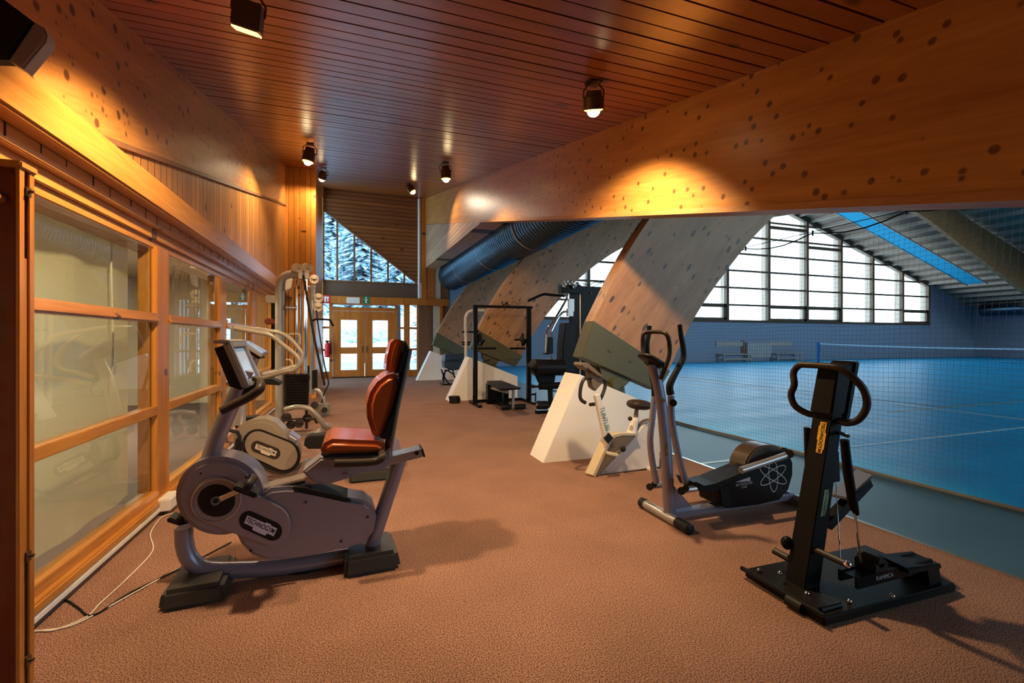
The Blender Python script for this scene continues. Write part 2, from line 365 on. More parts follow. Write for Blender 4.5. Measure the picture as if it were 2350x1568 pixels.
M['courtyel'] = mat('court_line_ochre', (0.22, 0.27, 0.20), 0.4)
M['pane'] = emis('bright_frosted_pane', (0.60, 0.85, 1.0), 3.6)
ROOFR = lambda x: 9.35-0.30*(x-24.7)
ROOFL = lambda x: 9.35-0.17*(24.7-x)
CEIL = lambda y: 2.47+0.235*y
# ---------------------------------------------------------------- floors
S = 'structure'
MB().box((-1.42, -3, -0.06), (3.4, 16.15, 0)).build('floor', M['carpet'], kind=S)
MB().box((3.4, -12, -0.06), (4.75, 20.5, -0.004)).build('floor', M['strip'], kind=S)
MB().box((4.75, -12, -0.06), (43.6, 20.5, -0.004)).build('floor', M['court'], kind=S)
MB().box((3.385, -3, -0.01), (3.415, 16.1, 0.006)).build('trim_1', M['alu'], kind=S)
b = MB()
b.box((10.15, -0.5, -0.01), (10.25, 18, 0.001)); b.box((3.42, 3.79, -0.01), (36, 3.83, 0.001)); b.box((10.2, 15.5, -0.01), (38, 15.57, 0.001))
b.build('trim_2', M['courtline'], kind=S)
b = MB(); b.box((9, 5.38, -0.01), (38, 5.43, 0.001)); b.box((10.6, 5.4, -0.01), (10.65, 18, 0.001)); b.build('trim_3', M['courtyel'], kind=S)
# ---------------------------------------------------------------- ceiling with real boards and gaps
b = MB(); y = -1.6; p = 0.133
while y < 16.2:
    a, c = y, y+p-0.014; jit = random.uniform(-.002, .002)
    b.hexa([(-1.6, a, CEIL(a)+jit), (2.6, a, CEIL(a)+jit), (2.6, c, CEIL(c)+jit), (-1.6, c, CEIL(c)+jit),
            (-1.6, a, CEIL(a)+.022), (2.6, a, CEIL(a)+.022), (2.6, c, CEIL(c)+.022), (-1.6, c, CEIL(c)+.022)]); y += p
b.build('ceiling', M['slat'], kind=S)
MB().hexa([(-1.7, -1.7, CEIL(-1.7)+.03), (2.7, -1.7, CEIL(-1.7)+.03), (2.7, 16.3, CEIL(16.3)+.03), (-1.7, 16.3, CEIL(16.3)+.03),
           (-1.7, -1.7, CEIL(-1.7)+.15), (2.7, -1.7, CEIL(-1.7)+.15), (2.7, 16.3, CEIL(16.3)+.15), (-1.7, 16.3, CEIL(16.3)+.15)]).build('ceiling', M['gap'], kind=S)
# ---------------------------------------------------------------- right glulam beam and the boarded panel below its far end
BB = lambda y: 1.61+0.232*y
def yz(x0, x1, pts, m, name, bev=0):
    return MB().prism([(x0, q[0], q[1]) for q in pts], (x1-x0, 0, 0), bev).build(name, m, kind=S)
yz(2.4, 2.62, [(-1.5, BB(-1.5)), (16.1, BB(16.1)), (16.1, CEIL(16.1)+.05), (-1.5, CEIL(-1.5)+.05)], M['beamr'], 'trim_4')
yz(2.385, 2.63, [(-1.5, BB(-1.5)-.012), (8.85, BB(8.85)-.012), (8.85, BB(8.85)+.028), (-1.5, BB(-1.5)+.028)], M['beamtrim'], 'trim_5')
yz(2.402, 2.86, [(8.7, BB(8.7)-.0), (8.9, 3.62), (16.1, 3.80), (16.1, BB(16.1)-.012)], M['hboard_y'], 'wall_right')
yz(2.62, 2.86, [(-1.5, BB(-1.5)), (16.1, 3.8), (16.1, 9.3), (-1.5, 9.3)] if 0 else [(-1.5, BB(-1.5)+.1), (16.1, BB(16.1)+.1), (16.1, 9.3), (-1.5, 9.3)], M['brown'], 'wall_right')
# ---------------------------------------------------------------- left wall
yz(-1.62, -1.37, [(-1.5, 1.70-.228*1.5), (10.82, 1.70+.228*10.82), (10.82, CEIL(10.82)+.05), (-1.5, CEIL(-1.5)+.05)], M['beam'], 'trim_6')
MB().prism([(-1.355, 2.9, 1.70+.228*2.9), (-1.355, 10.8, 1.70+.228*10.8), (-1.355, 10.8, 1.735+.228*10.8), (-1.355, 2.9, 1.735+.228*2.9)], (-.05, 0, 0)).build('trim_7', M['browncol'], kind=S)
yz(-1.6, -1.385, [(2.6, 2.2), (10.8, 2.2), (10.8, 1.72+.228*10.8), (2.6, 1.72+.228*2.6)], M['vboard_y'], 'wall_left')
MB().box((-1.45, -1.5, 2.18), (-1.235, 10.8, 2.375), .012).build('trim_8', M['orange_y'], kind=S)   # deep ledge beam
b = MB(); b.box((-1.6, -1.5, 2.10), (-1.33, 10.8, 2.18), .005); b.build('trim_9', M['orange_y'], kind=S)
b = MB(); b.box((-1.6, -1.5, 2.03), (-1.375, 10.8, 2.10), .004); b.box((-1.6, -1.5, 1.975), (-1.40, 10.8, 2.03), .004); b.build('trim_10', M['orange_y'], kind=S)
b = MB()
for i in range(46):
    yy = 0.4+i*0.22+random.uniform(-.04, .04); b.box((-1.345, yy, 2.13+random.uniform(-.02, .02)), (-1.3285, yy+random.choice((.004, .006, .012)), 2.178))
b.build('trim_11', M['gap'], kind=S)
b = MB(); b.box((-1.52, -1.5, 0.062), (-1.335, 10.8, 0.115), .01); b.box((-1.52, -1.5, 0.0), (-1.365, 10.8, 0.065)); b.build('trim_12', M['orange_y'], kind=S)
MB().box((-1.375, -1.5, 0.028), (-1.335, 10.8, 0.062), .006).build('baseboard_left', M['plaster'], kind=S)
MB().box((-1.42, -1.5, 0.0), (-1.35, 10.8, 0.03), .002).build('trim_13', M['greyband'], kind=S)
posts = [(2.1, 2.34), (4.06, 4.30), (5.76, 6.02), (7.40, 7.68), (9.1, 9.36), (10.6, 10.8)]
b = MB()
for a, c in posts: b.box((-1.50, a, 0.1), (-1.38, c, 1.99), .004)
b.build('wall_left', M['orange_z'], kind=S)
for i in range(len(posts)-1):
    a, c = posts[i][1], posts[i+1][0]
    f = MB()
    for z0, z1 in ((0.11, 0.17), (0.735, 0.80), (1.42, 1.49)):
        f.box((-1.455, a-.004, z0), (-1.372, c+.004, z1), .004)
    f.box((-1.45, a-.004, 1.43), (-1.36, c+.004, 1.447), .003)
    w = f.build('window_%d' % (i+1), M['orange_y'], kind=S)
    g = MB()
    for z0, z1 in ((0.16, 0.745), (0.79, 1.43), (1.48, 1.985)): g.box((-1.414, a+.002, z0), (-1.408, c-.002, z1))
    g.build('pane', M['glass'], w)
    g = MB(); g.tube([(-1.42, c-.002, .17), (-1.42, c-.002, 1.97)], .004, 6); g.build('seal', M['rubber'], w)
# what is behind the glass
bl = MB()
pts = [(-1.60+.012*math.sin(k*.9), 1.2+k*.075, 0) for k in range(41)]
for k in range(40):
    p, q = pts[k], pts[k+1]; bl.quad((p[0], p[1], .12), (q[0], q[1], .12), (q[0], q[1], 2.0), (p[0], p[1], 2.0))
o = bl.build('window_blind', M['blind'])
tag(o, 'pale beige-green roller blind hanging behind the first glazed bay', 'blind')
o = MB().tube([(-1.56, 3.83, .95), (-1.555, 3.835, 1.3), (-1.562, 3.83, 1.75), (-1.56, 3.83, 1.96)], .006, 6, k=5).build('blind_cord', M['cable_w'])
tag(o, 'white pull cord beside the beige blind behind the glass', 'cord')
MB().box((-4.2, -1.5, -.05), (-1.52, 10.8, 0)).build('floor', M['greyband'], kind=S)
MB().box((-4.3, -1.5, 0), (-4.2, 10.8, 2.6)).build('wall_far_left', M['cream'], kind=S)
MB().box((-4.3, -1.5, 2.5), (-1.5, 10.8, 2.6)).build('ceiling', M['cream'], kind=S)
MB().box((-4.3, 10.8, 0), (-1.5, 10.9, 2.6)).build('wall_far_left', M['cream'], kind=S)
MB().box((-4.3, -1.6, 0), (-1.5, -1.5, 2.6)).build('wall_far_left', M['cream'], kind=S)
for yy in (2.6, 7.2):  # added fill lamps, out of view, to brighten the blind and back room
    al = bpy.data.lights.new('unseen_room_fill', 'AREA'); al.energy = E_ROOM_FILL; al.size = .9; al.color = (1, .86, .62)
    ao = bpy.data.objects.new('unseen_room_fill', al); C.objects.link(ao); ao.location = (-2.6 if yy < 5 else -3.2, yy, 2.45)
    ao.rotation_euler = (0, R(35) if yy < 5 else 0, 0)
# back of the corridor behind the viewer
MB().box((-1.6, -3.2, 0), (3.4, -3.0, 3.5)).build('wall_rear', M['brown'], kind=S)
MB().box((-1.62, -3.1, 0), (-1.5, -1.4, 3.5)).build('wall_rear', M['brown'], kind=S)
MB().box((-1.7, -3.1, 2.0), (2.9, -1.4, 2.3)).build('ceiling', M['brown'], kind=S)
# boarded closet at the far left
MB().box((-1.62, 10.8, 0), (-.775, 13.0, 5.7)).build('wall_closet', M['vboard_x'], kind=S)
# glazed side wall beyond it
f = MB()
for yy in (13.0, 14.5, 15.95): f.box((-1.03, yy, 0), (-.93, yy+.1, 6.3))
for zz in (0, .85, 1.65, 2.45, 3.2, 4.1, 5.0, 5.9): f.box((-1.02, 13, zz), (-.935, 16.1, zz+.09))
w = f.build('window_6', M['orange_z'], kind=S)
MB().box((-.985, 13, 0), (-.979, 16.1, 6.2)).build('pane', M['glassclear'], w)
MB().box((-1.1, 13.0, 5.98), (-.9, 16.1, 6.6)).build('wall_left', M['vboard_y'], kind=S)
# ---------------------------------------------------------------- end wall at y = 16.1
YE = 16.1
X = lambda u, y=YE: y*math.tan(YAW+math.atan((u-CX)/F))
def Z(u, v, y=YE): return H+(HY-v)/F*(X(u, y)*SY+y*CY)
MB().prism([(-1.03, YE, 5.65), (2.12, YE, 3.27), (2.42, YE, 3.27), (2.42, YE, 6.35), (-1.03, YE, 6.35)], (0, .1, 0)).build('wall_end', M['hboard_x'], kind=S)
MB().prism([(-1.03, YE-.02, 5.59), (2.12, YE-.02, 3.21), (2.12, YE-.02, 3.28), (-1.03, YE-.02, 5.66)], (0, .1, 0)).build('trim_14', M['browncol'], kind=S)
b = MB(); b.box((-.96, YE, 3.19), (2.15, YE+.08, 3.25))
for uu in (742, 774, 813.5, 852, 890.5, 928):
    xx = X(uu); zt = 5.65-(xx+1.03)*2.38/3.15
    b.box((xx-.03, YE, 3.24), (xx+.03, YE+.08, zt))
w = b.build('window_7', M['browncol'], kind=S)
MB().prism([(-.93, YE+.04, 3.25), (2.1, YE+.04, 3.25), (-.93, YE+.04, 5.6)], (0, .005, 0)).build('pane', M['glassclear'], w)
MB().box((-.96, YE+.0, 2.70), (2.15, YE+.12, 3.2)).build('wall_end', M['brown'], kind=S)
MB().box((-.96, YE-.16, 2.47), (3.22, YE+.05, 2.71), .01).build('trim_15', M['door'], kind=S)
# sidelights and frames
b = MB()
for x0, x1 in ((-.98, -.93), (-.75, -.64), (1.36, 1.44), (1.66, 1.86), (2.10, 2.2)): b.box((x0, YE-.02, 0), (x1, YE+.1, 2.47))
b.box((-.64, YE-.03, 2.235), (1.38, YE+.1, 2.33)); b.box((-.64, YE, 2.33), (1.38, YE+.09, 2.36)); b.box((-.64, YE, 2.44), (1.38, YE+.09, 2.47))
for x0, x1 in ((-.95, -.7), (1.42, 2.9)):
    for zz in (0, .90, 1.64): b.box((x0, YE+.01, zz), (x1, YE+.08, zz+(.22 if zz == 0 else .07)))
w = b.build('window_8', M['door'], kind=S)
b = MB(); b.box((-.95, YE+.05, .1), (-.7, YE+.055, 2.47)); b.box((1.42, YE+.05, .1), (2.1, YE+.055, 2.47)); b.box((-.64, YE+.05, 2.35), (1.38, YE+.055, 2.45)); b.build('pane', M['glassclear'], w)
# double door
for i, (x0, x1) in enumerate(((-.635, .36), (.375, 1.365))):
    b = MB(); wd = .245
    b.box((x0, YE, .03), (x0+wd, YE+.05, 2.23), .004); b.box((x1-wd, YE, .03), (x1, YE+.05, 2.23), .004)
    for z0, z1 in ((.03, .26), (.80, 1.02), (1.93, 2.23)): b.box((x0+wd-.004, YE, z0), (x1-wd+.004, YE+.05, z1), .004)
    d = b.build('door_%d' % (i+1), M['door'], kind=S)
    MB().box((x0+wd, YE+.022, .25), (x1-wd, YE+.028, 1.94)).build('pane', M['glassclear'], d)
    hx = x1-.06 if i == 0 else x0+.06
    MB().tube([(hx, YE, 1.05), (hx, YE-.05, 1.05), (hx, YE-.05, .85), (hx, YE, .85)], .012, 8).build('door_handle', M['black'], d)
MB().box((-.66, YE-.04, 0), (1.38, YE+.12, .035)).build('trim_16', M['rubber'], kind=S)
# posts and columns right of the doors
MB().cyl((2.18, YE-.05, 2.7), (2.18, YE-.05, 6.2), .05).build('trim_17', M['plaster'], kind=S)
MB().box((2.24, YE-.1, 2.7), (2.42, YE+.1, 6.3)).build('trim_18', M['door'], kind=S)
MB().box((2.42, YE-.08, 2.7), (2.70, YE+.1, 4.0)).build('trim_19', M['door'], kind=S)
MB().box((2.16, YE-.05, 0), (2.62, YE+.12, 2.47)).build('trim_20', M['browncol'], kind=S)
MB().box((2.66, YE-.05, 0), (2.93, YE+.12, 4.2)).build('trim_21', M['cream'], kind=S)
MB().box((2.93, YE-.03, 0), (3.2, YE+.12, 4.2)).build('trim_22', M['browncol'], kind=S)
MB().box((2.42, YE+.1, 0), (3.3, YE+.25, 9)).build('wall_end', M['hallwall'], kind=S)
MB().box((2.90, YE-.1, .0), (3.0, YE-.03, 2.47)).build('trim_23', M['door'], kind=S)
MB().box((3.15, YE+.12, 0), (3.3, 20.5, 9)).build('wall_hall_left', M['hallwall'], kind=S)
# ---------------------------------------------------------------- hall shell
HX = 43.6; YG = 20.5
MB().box((3.15, YG-.01, -.05), (HX, YG+.25, 2.30)).build('wall_back', M['hallwall'], kind=S)
MB().box((38.5, YG, 2.2), (HX, YG+.25, 6.5)).build('wall_back', M['hallwall'], kind=S)
MB().box((3.15, YG, 2.2), (8.2, YG+.25, 9)).build('wall_back', M['hallwall'], kind=S)
MB().box((HX-.01, -12, -.05), (HX+.2, YG+1, 6)).build('wall_hall_right', M['hallwall'], kind=S)
MB().box((2.6, -12.2, 0), (HX, -12, 10)).build('wall_front', M['hallwall'], kind=S)
MB().box((2.62, -12, 0), (2.8, -3, 9)).build('wall_hall_left', M['hallwall'], kind=S)
def slab(x0, x1, z0, z1, y0, y1, t, m, name):
    return MB().hexa([(x0, y0, z0), (x1, y0, z1), (x1, y1, z1), (x0, y1, z0), (x0, y0, z0+t), (x1, y0, z1+t), (x1, y1, z1+t), (x0, y1, z0+t)]).build(name, m, kind=S)
slab(24.7, HX+.2, ROOFR(24.7), ROOFR(HX+.2), -12.2, YG+1.2, .2, M['roofwood'], 'ceiling')
slab(2.5, 24.7, ROOFL(2.5), ROOFL(24.7), -12.2, YG+1.2, .2, M['roofwood'], 'ceiling')
b = MB(); x = 24.9
while x < HX-.3:
    z = ROOFR(x); b.hexa([(x, -2, z-.2), (x+.1, -2, z-.2), (x+.1, YG, z-.2), (x, YG, z-.2), (x, -2, z+.05), (x+.1, -2, z+.02), (x+.1, YG, z+.02), (x, YG, z+.05)]); x += .95
b.build('trim_24', M['purlin'], kind=S)
# gable window
ex = [8.2, 11.3, 14.3, 17.3, 20.3, 23.45, 26.6, 29.6, 32.6, 35.6, 38.4]
rf = lambda x: (ROOFR(x) if x > 24.7 else ROOFL(x))
b = MB()
for i, x in enumerate(ex): b.box((x-.09, YG-.05, 2.25), (x+.09, YG+.15, rf(x)-.05))
for z in (3.27, 4.27, 5.27, 6.27, 7.27, 8.27):
    xr = 24.7+(9.35-z)/.30; xl = 24.7-(9.35-z)/.17
    b.box((max(8.2, xl), YG, z-.05), (min(38.4, xr), YG+.12, z+.05))
b.box((8.2, YG-.04, 2.25), (38.5, YG+.12, 2.40))
b.prism([(24.7, YG-.04, 9.35), (24.7, YG-.04, 9.1), (38.5, YG-.04, 4.95), (38.5, YG-.04, 5.25)], (0, .2, 0))
for x0, x1 in ((17.3, 20.3), (23.45, 26.6), (26.6, 29.6), (35.6, 38.4)):   # opening lights with heavier frames
    b.box((x0+.05, YG-.03, 2.38), (x1-.05, YG+.1, 2.52)); b.box((x0+.05, YG-.03, 3.12), (x1-.05, YG+.1, 3.28))
    b.box((x1-.28, YG-.03, 2.38), (x1-.05, YG+.1, 3.28))
for x0, x1, z in ((23.45, 26.6, 8.0), (26.6, 29.6, 7.0)): b.box((x0, YG-.03, z-.1), (x1, YG+.1, z+.08))
w = b.build('window_9', M['brown'], kind=S)
b = MB()
for x in ex[1:]: b.box((x-.03, YG+.15, 2.3), (x+.03, YG+.5, rf(x)-.1))
b.build('reveal_fin', M['purlin'], w)
b = MB()
b.prism([(8.2, YG+.52, 2.3), (38.5, YG+.52, 2.3), (38.5, YG+.52, ROOFR(38.5)-.05), (24.7, YG+.52, 9.3), (8.2, YG+.52, ROOFL(8.2)-.05)], (0, .02, 0))
b.build('pane', M['pane'], w)
b = MB(); b.prism([(8.2, -11.95, 2.3), (38.5, -11.95, 2.3), (38.5, -11.95, ROOFR(38.5)-.05), (24.7, -11.95, 9.3), (8.2, -11.95, ROOFL(8.2)-.05)], (0, -.02, 0))
b.build('window_10', M['pane'], kind=S)  # glowing sheet added unseen behind the viewer to brighten the hall
# ---------------------------------------------------------------- timber arches with steel shoes on concrete footings
lo = [(3.53,.93),(3.87,1.5),(4.24,1.97),(4.86,2.62),(5.5,3.12),(6.3,3.58),(8,4.3),(12,5.4),(18,6.7),(24.6,7.75),(30,6.0),(35.3,3.95),(42.5,1.3)]
hi = [(2.52,1.50),(2.87,2.13),(3.2,2.62),(3.7,3.22),(4.25,3.72),(5.0,4.22),(6.4,4.85),(10,6.0),(17,7.9),(24.6,9.1),(31,7.3),(36,5.85),(42.5,3.9)]
def arch(y, where, where2, k):
    t = thing('timber_arch', 'curved knotty glulam arch rising from the %s' % where, 'arch', (2.95, y+.1, .9), None)
    L0 = spline([(a[0], 0, a[1]) for a in lo], 5); U0 = spline([(a[0], 0, a[1]) for a in hi], 5)
    bm = MB(); B = bm.bm; rows = []
    for l, u in zip(L0, U0):
        rows.append([B.verts.new((q.x, yy, q.z)) for q, yy in ((l, y), (u, y), (u, y+.2), (l, y+.2))])
    for i in range(len(rows)-1):
        for j in range(4): B.faces.new((rows[i][j], rows[i][(j+1) % 4], rows[i+1][(j+1) % 4], rows[i+1][j]))
    B.faces.new(rows[0][::-1]); B.faces.new(rows[-1]); bmesh.ops.recalc_face_normals(B, faces=B.faces)
    bm.build('beam', M['arch'], t)
    s = MB().prism([(2.52, y-.012, 1.50), (2.37, y-.012, 1.10), (3.38, y-.012, .69), (3.545, y-.012, .92)], (0, .224, 0), .004)
    so = s.build('steel_shoe', M['greensteel'], t)
    for (xx, zz) in ((2.72, 1.17), (3.0, 1.05), (3.25, .93)): MB().cyl((xx, y-.024, zz), (xx, y-.01, zz), .018, seg=8).build('bolt', M['greensteel'], so)
    h = MB()
    for yy in (y+.03, y+.15):
        h.prism([(2.62, yy, 1.02), (3.05, yy, .84), (2.93, yy, .74), (2.75, yy, .80), (2.66, yy, .86)], (0, .02, 0))
        h.prism([(2.60, yy+.02, .72), (2.98, yy+.02, .58), (2.95, yy+.02, .78), (2.86, yy+.02, .88), (2.72, yy+.02, .85)], (0, .02, 0))
    h.build('hinge_bracket', M['greensteel'], t)
    MB().cyl((2.82, y-.02, .80), (2.82, y+.22, .80), .065).build('hinge_pin', M['greensteel'], t)
    f = MB()
    T = y-.09; TB = y+.29
    f.prism([(1.87, T, -.01), (2.31, T, .915), (3.40, T, .475), (3.40, T, -.01)], (0, .38, 0), .006)
    o = f.build('arch_footing', M['plaster']); tag(o, where2, 'footing')
arch(4.46, 'white footing behind the upright exercise bike', 'white concrete wedge behind the upright exercise bike, nearest of the three', 0)
arch(9.42, 'white footing behind the black weight rack', 'white concrete wedge behind the black weight rack, middle of the three', 1)
arch(14.4, 'farthest white footing near the glazed end doors', 'white concrete wedge nearest the glazed end doors, farthest of the three', 2)
# ---------------------------------------------------------------- spiral duct
def duct(p0, p1, r, m, step=.03, per=4):
    p0, p1 = V(p0), V(p1); n = int((p1-p0).length/step); b = MB()
    b.tube([p0.lerp(p1, i/n) for i in range(n+1)], [r+(.012 if i % per == 0 else 0) for i in range(n+1)], 28); return b
t = thing('air_duct', 'large blue ribbed round air duct running above the arch feet', 'duct', (3.35, 9, 3.0))
duct((3.36, 2.5, 3.53), (3.32, 16.0, 3.53), .48, M['duct']).build('duct_pipe', M['duct'], t)
for yy in (5.5, 8.2, 10.9, 13.6): b = MB(); b.box((2.8, yy, 4.0), (3.5, yy+.04, 4.03)); b.ring((3.35, yy, 3.53), (0, 1, 0), .495, .012, 28, 6); b.build('hanger', M['alu'], t)
t = thing('air_duct', 'blue round air duct on the dark wall at the far right of the hall', 'duct', (42.6, 10, 2.9))
duct((42.7, 2, 3.35), (42.7, 19.6, 3.35), .42, M['duct'], .15, 2).build('duct_pipe', M['duct'], t)
MB().box((42.2, 14.5, 3.4), (42.4, 17.5, 3.7)).build('grille', M['black'], t)
# blue ceiling strip panels
t = thing('ceiling_panel_strip', 'long bright blue panel strip hung under the sloping hall roof', 'ceiling panel', (30, 17.3, 6.8))
x = 22.5
while x < 37.2:
    x1 = min(x+2.1, 37.4); z0, z1 = 8.75-.30*(x-24.0), 8.75-.30*(x1-24.0)
    MB().hexa([(x, 16.9, z0), (x1-.05, 16.9, z1), (x1-.05, 17.85, z1), (x, 17.85, z0), (x, 16.9, z0+.06), (x1-.05, 16.9, z1+.06), (x1-.05, 17.85, z1+.06), (x, 17.85, z0+.06)]).build('panel', M['bluepanel'], t); x += 2.1
b = MB()
for yy in (16.88, 17.87): b.bar((22.5, yy, 9.2), (37.4, yy, 8.75-.3*13.4), .03, .07)
b.build('edge_rail', M['purlin'], t)
# ---------------------------------------------------------------- protective net
t = thing('safety_net', 'tall mesh safety net hanging between the gym and the blue court', 'net', (4.75, 5, 0))
b = MB(); cell = .045
def nx(y, z): return 4.75+.03*math.sin(y*1.3+z*.8)+.012*math.sin(y*7+z*3)
ys = 0.9; n = int((11.5-ys)/cell)
def prism3(b, pts, r):
    b.tube(pts, r, 3, caps=False)
for i in range(n):
    y = ys+i*cell; prism3(b, [(nx(y, z), y+.05*(2.44-z)*math.sin(y*.9), z) for z in (0.03, .4, .8, 1.2, 1.6, 2.0, 2.40)], .0010)
zc = int(2.4/cell)
for j in range(zc):
    z = .04+j*cell
    prism3(b, [(nx(ys+k*.35, z), ys+k*.35, z+.010*math.sin(k*1.7)) for k in range(31)], .0010)
b.build('mesh', M['net'], t)
b = MB(); P = []
for k in range(0, 60):
    y = .9+k*.18; P.append((4.75, y, 2.46-.07*abs(math.sin(k*math.pi/5))))
b.tube(P, .007, 6); b.build('scalloped_hem', M['blackmatt'], t)
MB().tube([(4.76, .5, 2.475), (4.76, 11.6, 2.475)], .004, 6).build('suspension_wire', M['black'], t)
for k in range(0, 60, 5):
    y = .9+k*.18; MB().box((4.745, y-.005, 2.43), (4.765, y+.005, 2.49)).build('clip', M['black'], t)
MB().tube([(4.72+.02*math.sin(k*.8), .6+k*.35, .016) for k in range(34)], .018, 8, k=3).build('bottom_roll', M['net'], t)
# tennis net
t = thing('tennis_net', 'low tennis net with a white top band stretched across the blue court', 'net', (24.2, 11.5, 0))
for yy in (18.0, 4.6):
    MB().box((24.14, yy-.05, 0), (24.26, yy+.05, 1.12)).build('post', M['bluepost'], t)
top = lambda y: 1.07-.14*(1-((y-11.3)/6.7)**2)
b = MB()
for k in range(20):
    y0 = 4.6+k*.665; b.hexa([(24.18, y0, top(y0)-.06), (24.22, y0, top(y0)-.06), (24.22, y0+.665, top(y0+.665)-.06), (24.18, y0+.665, top(y0+.665)-.06),
      (24.18, y0, top(y0)), (24.22, y0, top(y0)), (24.22, y0+.665, top(y0+.665)), (24.18, y0+.665, top(y0+.665))])
b.build('top_band', M['netband'], t)
b = MB()
for k in range(110): y0 = 4.7+k*.12; prism3(b, [(24.2, y0, .02), (24.2, y0, top(y0)-.05)], .003)
for k in range(8): prism3(b, [(24.2, 4.6+j*1.34, .05+(top(4.6+j*1.34)-.1)*k/8) for j in range(11)], .003)
b.build('mesh', M['netdark'], t)
MB().tube([(24.2, 18.0, .02), (24.2, 17.85, 1.05)], .012, 6).build('stay', M['bluepost'], t)
# benches and radiator on the far wall
def wall_bench(x0, x1, lab):
    t = thing('slatted_bench', lab, 'bench', ((x0+x1)/2, 20.2, 0), 'benches against the far hall wall')
    MB().box((x0, 19.95, .40), (x1, 20.4, .46)).build('seat', M['benchw'], t)
    MB().box((x0, 20.42, .88), (x1-.3, 20.46, 1.14)).build('backrest', M['benchw'], t)
    for xx in (x0+.1, x1-.18):
        for yy in (19.97, 20.33): MB().box((xx, yy, 0), (xx+.07, yy+.06, .41)).build('leg', M['benchw'], t)
    MB().box((x0+.1, 19.98, .12), (x1-.1, 20.03, .2)).build('stretcher', M['benchw'], t)
XG = lambda u: 20.3*math.tan(YAW+math.atan((u-CX)/F))
wall_bench(XG(1648), XG(1718), 'pale wooden bench left of the white radiator on the far wall')
wall_bench(XG(1770), XG(1830), 'pale wooden bench right of the white radiator on the far wall')
t = thing('radiator', 'white panel radiator on the far wall between two benches', 'radiator', ((XG(1715)+XG(1769))/2, 20.35, .2))
b = MB(); x = XG(1716); xe = XG(1768)
while x < xe: b.box((x, 20.28, .2), (x+.10, 20.42, 1.1), .01); x += .13
b.build('fins', M['radiator'], t)
MB().box((XG(1716), 20.33, .16), (xe, 20.39, .22)).build('lower_pipe', M['benchw'], t)
MB().box((XG(1706), 20.44, .4), (XG(1713), 20.498, 1.2)).build('backboard', M['browncol'], t)
# ---------------------------------------------------------------- ceiling spotlights
def spotlight(x, y, aim, lab, e, ln=.2, rot=0, square=False, size=.085, ss=134, lc=(1, .68, .36)):
    z = CEIL(y); t = thing('ceiling_spotlight', lab, 'spotlight', (x, y, z), 'adjustable ceiling spotlights')
    MB().box((x-.05, y-.05, z-.02), (x+.05, y+.05, z+.005), .005).build('mount', M['bronze'], t)
    top = V((x, y, z-.07)); d = (V(aim)-top).normalized(); end = top+d*ln
    br = MB(); sd = d.cross(V((0, 1, 0.01))).normalized()
    for s_ in (-1, 1): br.tube([(x+s_*.03, y, z-.01), top+sd*s_*(size+.008), top+d*ln*.4+sd*s_*(size+.008)], .006, 6)
    br.build('bracket', M['bronze'], t)
    h = MB()
    if square: h.bar(top, end, size*1.9, size*1.5, up=(0, 1, 0), bev=.006)
    else: h.tube([top, top+d*ln*.3, top+d*ln*.32, end], [size*.75, size*.8, size, size], 20)
    h.build('housing', M['bronze'], t)
    l = MB()
    if square: l.bar(end+d*.001, end+d*.008, size*1.75, size*1.35, up=(0, 1, 0))
    else: l.tube([end+d*.001, end+d*.006, end+d*.018], [size*.88, size*.88, size*.45], 20)
    l.build('lens', M['lens'], t)
    if not square: MB().ell(end+d*.012, size*.62, size*.62, size*.5, nu=16, nv=10).build('bulb', M['bulb'], t)
    li = bpy.data.lights.new('spot', 'SPOT'); li.energy = e; li.color = lc; li.spot_size = R(ss); li.spot_blend = .45; li.shadow_soft_size = .05
    lo_ = bpy.data.objects.new('lamp_light', li); C.objects.link(lo_); lo_.location = end+d*.075; lo_.rotation_euler = d.to_track_quat('-Z', 'Y').to_euler()
spotlight(-.50, 2.62, (-1.0, 3.8, 0), 'glowing square ceiling spotlight nearest the viewer on the left', E_NEAR, .13, square=True, size=.068, ss=138)
spotlight(1.62, 2.86, (2.3, 4.15, 0), 'glowing ceiling spotlight nearest the viewer on the right by the big beam', E_NEAR, .12, size=.075)
spotlight(-.60, 7.3, (-1.15, 7.5, .8), 'lit ceiling spotlight on the left, second from the viewer', E_MID, .2, ss=145, lc=(1, .74, .46))
spotlight(1.43, 7.4, (1.7, 7.7, 0), 'lit ceiling spotlight on the right above the leg of the second arch', E_MID, .2, ss=145, lc=(1, .74, .46))
spotlight(-.58, 10.2, (-1.0, 10.9, 3.2), 'small brass-coloured spotlight beside the boarded closet', E_FAR, .17, ss=140)
spotlight(1.27, 11.3, (2.3, 10.8, 3.4), 'small lit spotlight before the triangular window wall', E_FAR, .2, ss=120, lc=(1, .80, .58))
# speaker on the left wall
t = thing('wall_speaker', 'dark-fronted loudspeaker in a pale case high on the left wall', 'loudspeaker', (-1.2, 2.0, 2.5))
P = Pl(0, 1.95, 0)
q = [P(-70, -60), P(18, 5), P(78, 50), P(20, 135), P(-110, 130)]
MB().prism(q, (0, .05, 0), .006).build('grille', M['spkgrille'], t)
q = [P(76, 48), P(100, 62), P(107, 78), P(104, 95), P(52, 157), P(18, 136)]
MB().prism(q, (0, .055, 0), .006).build('case', M['spkbody'], t)
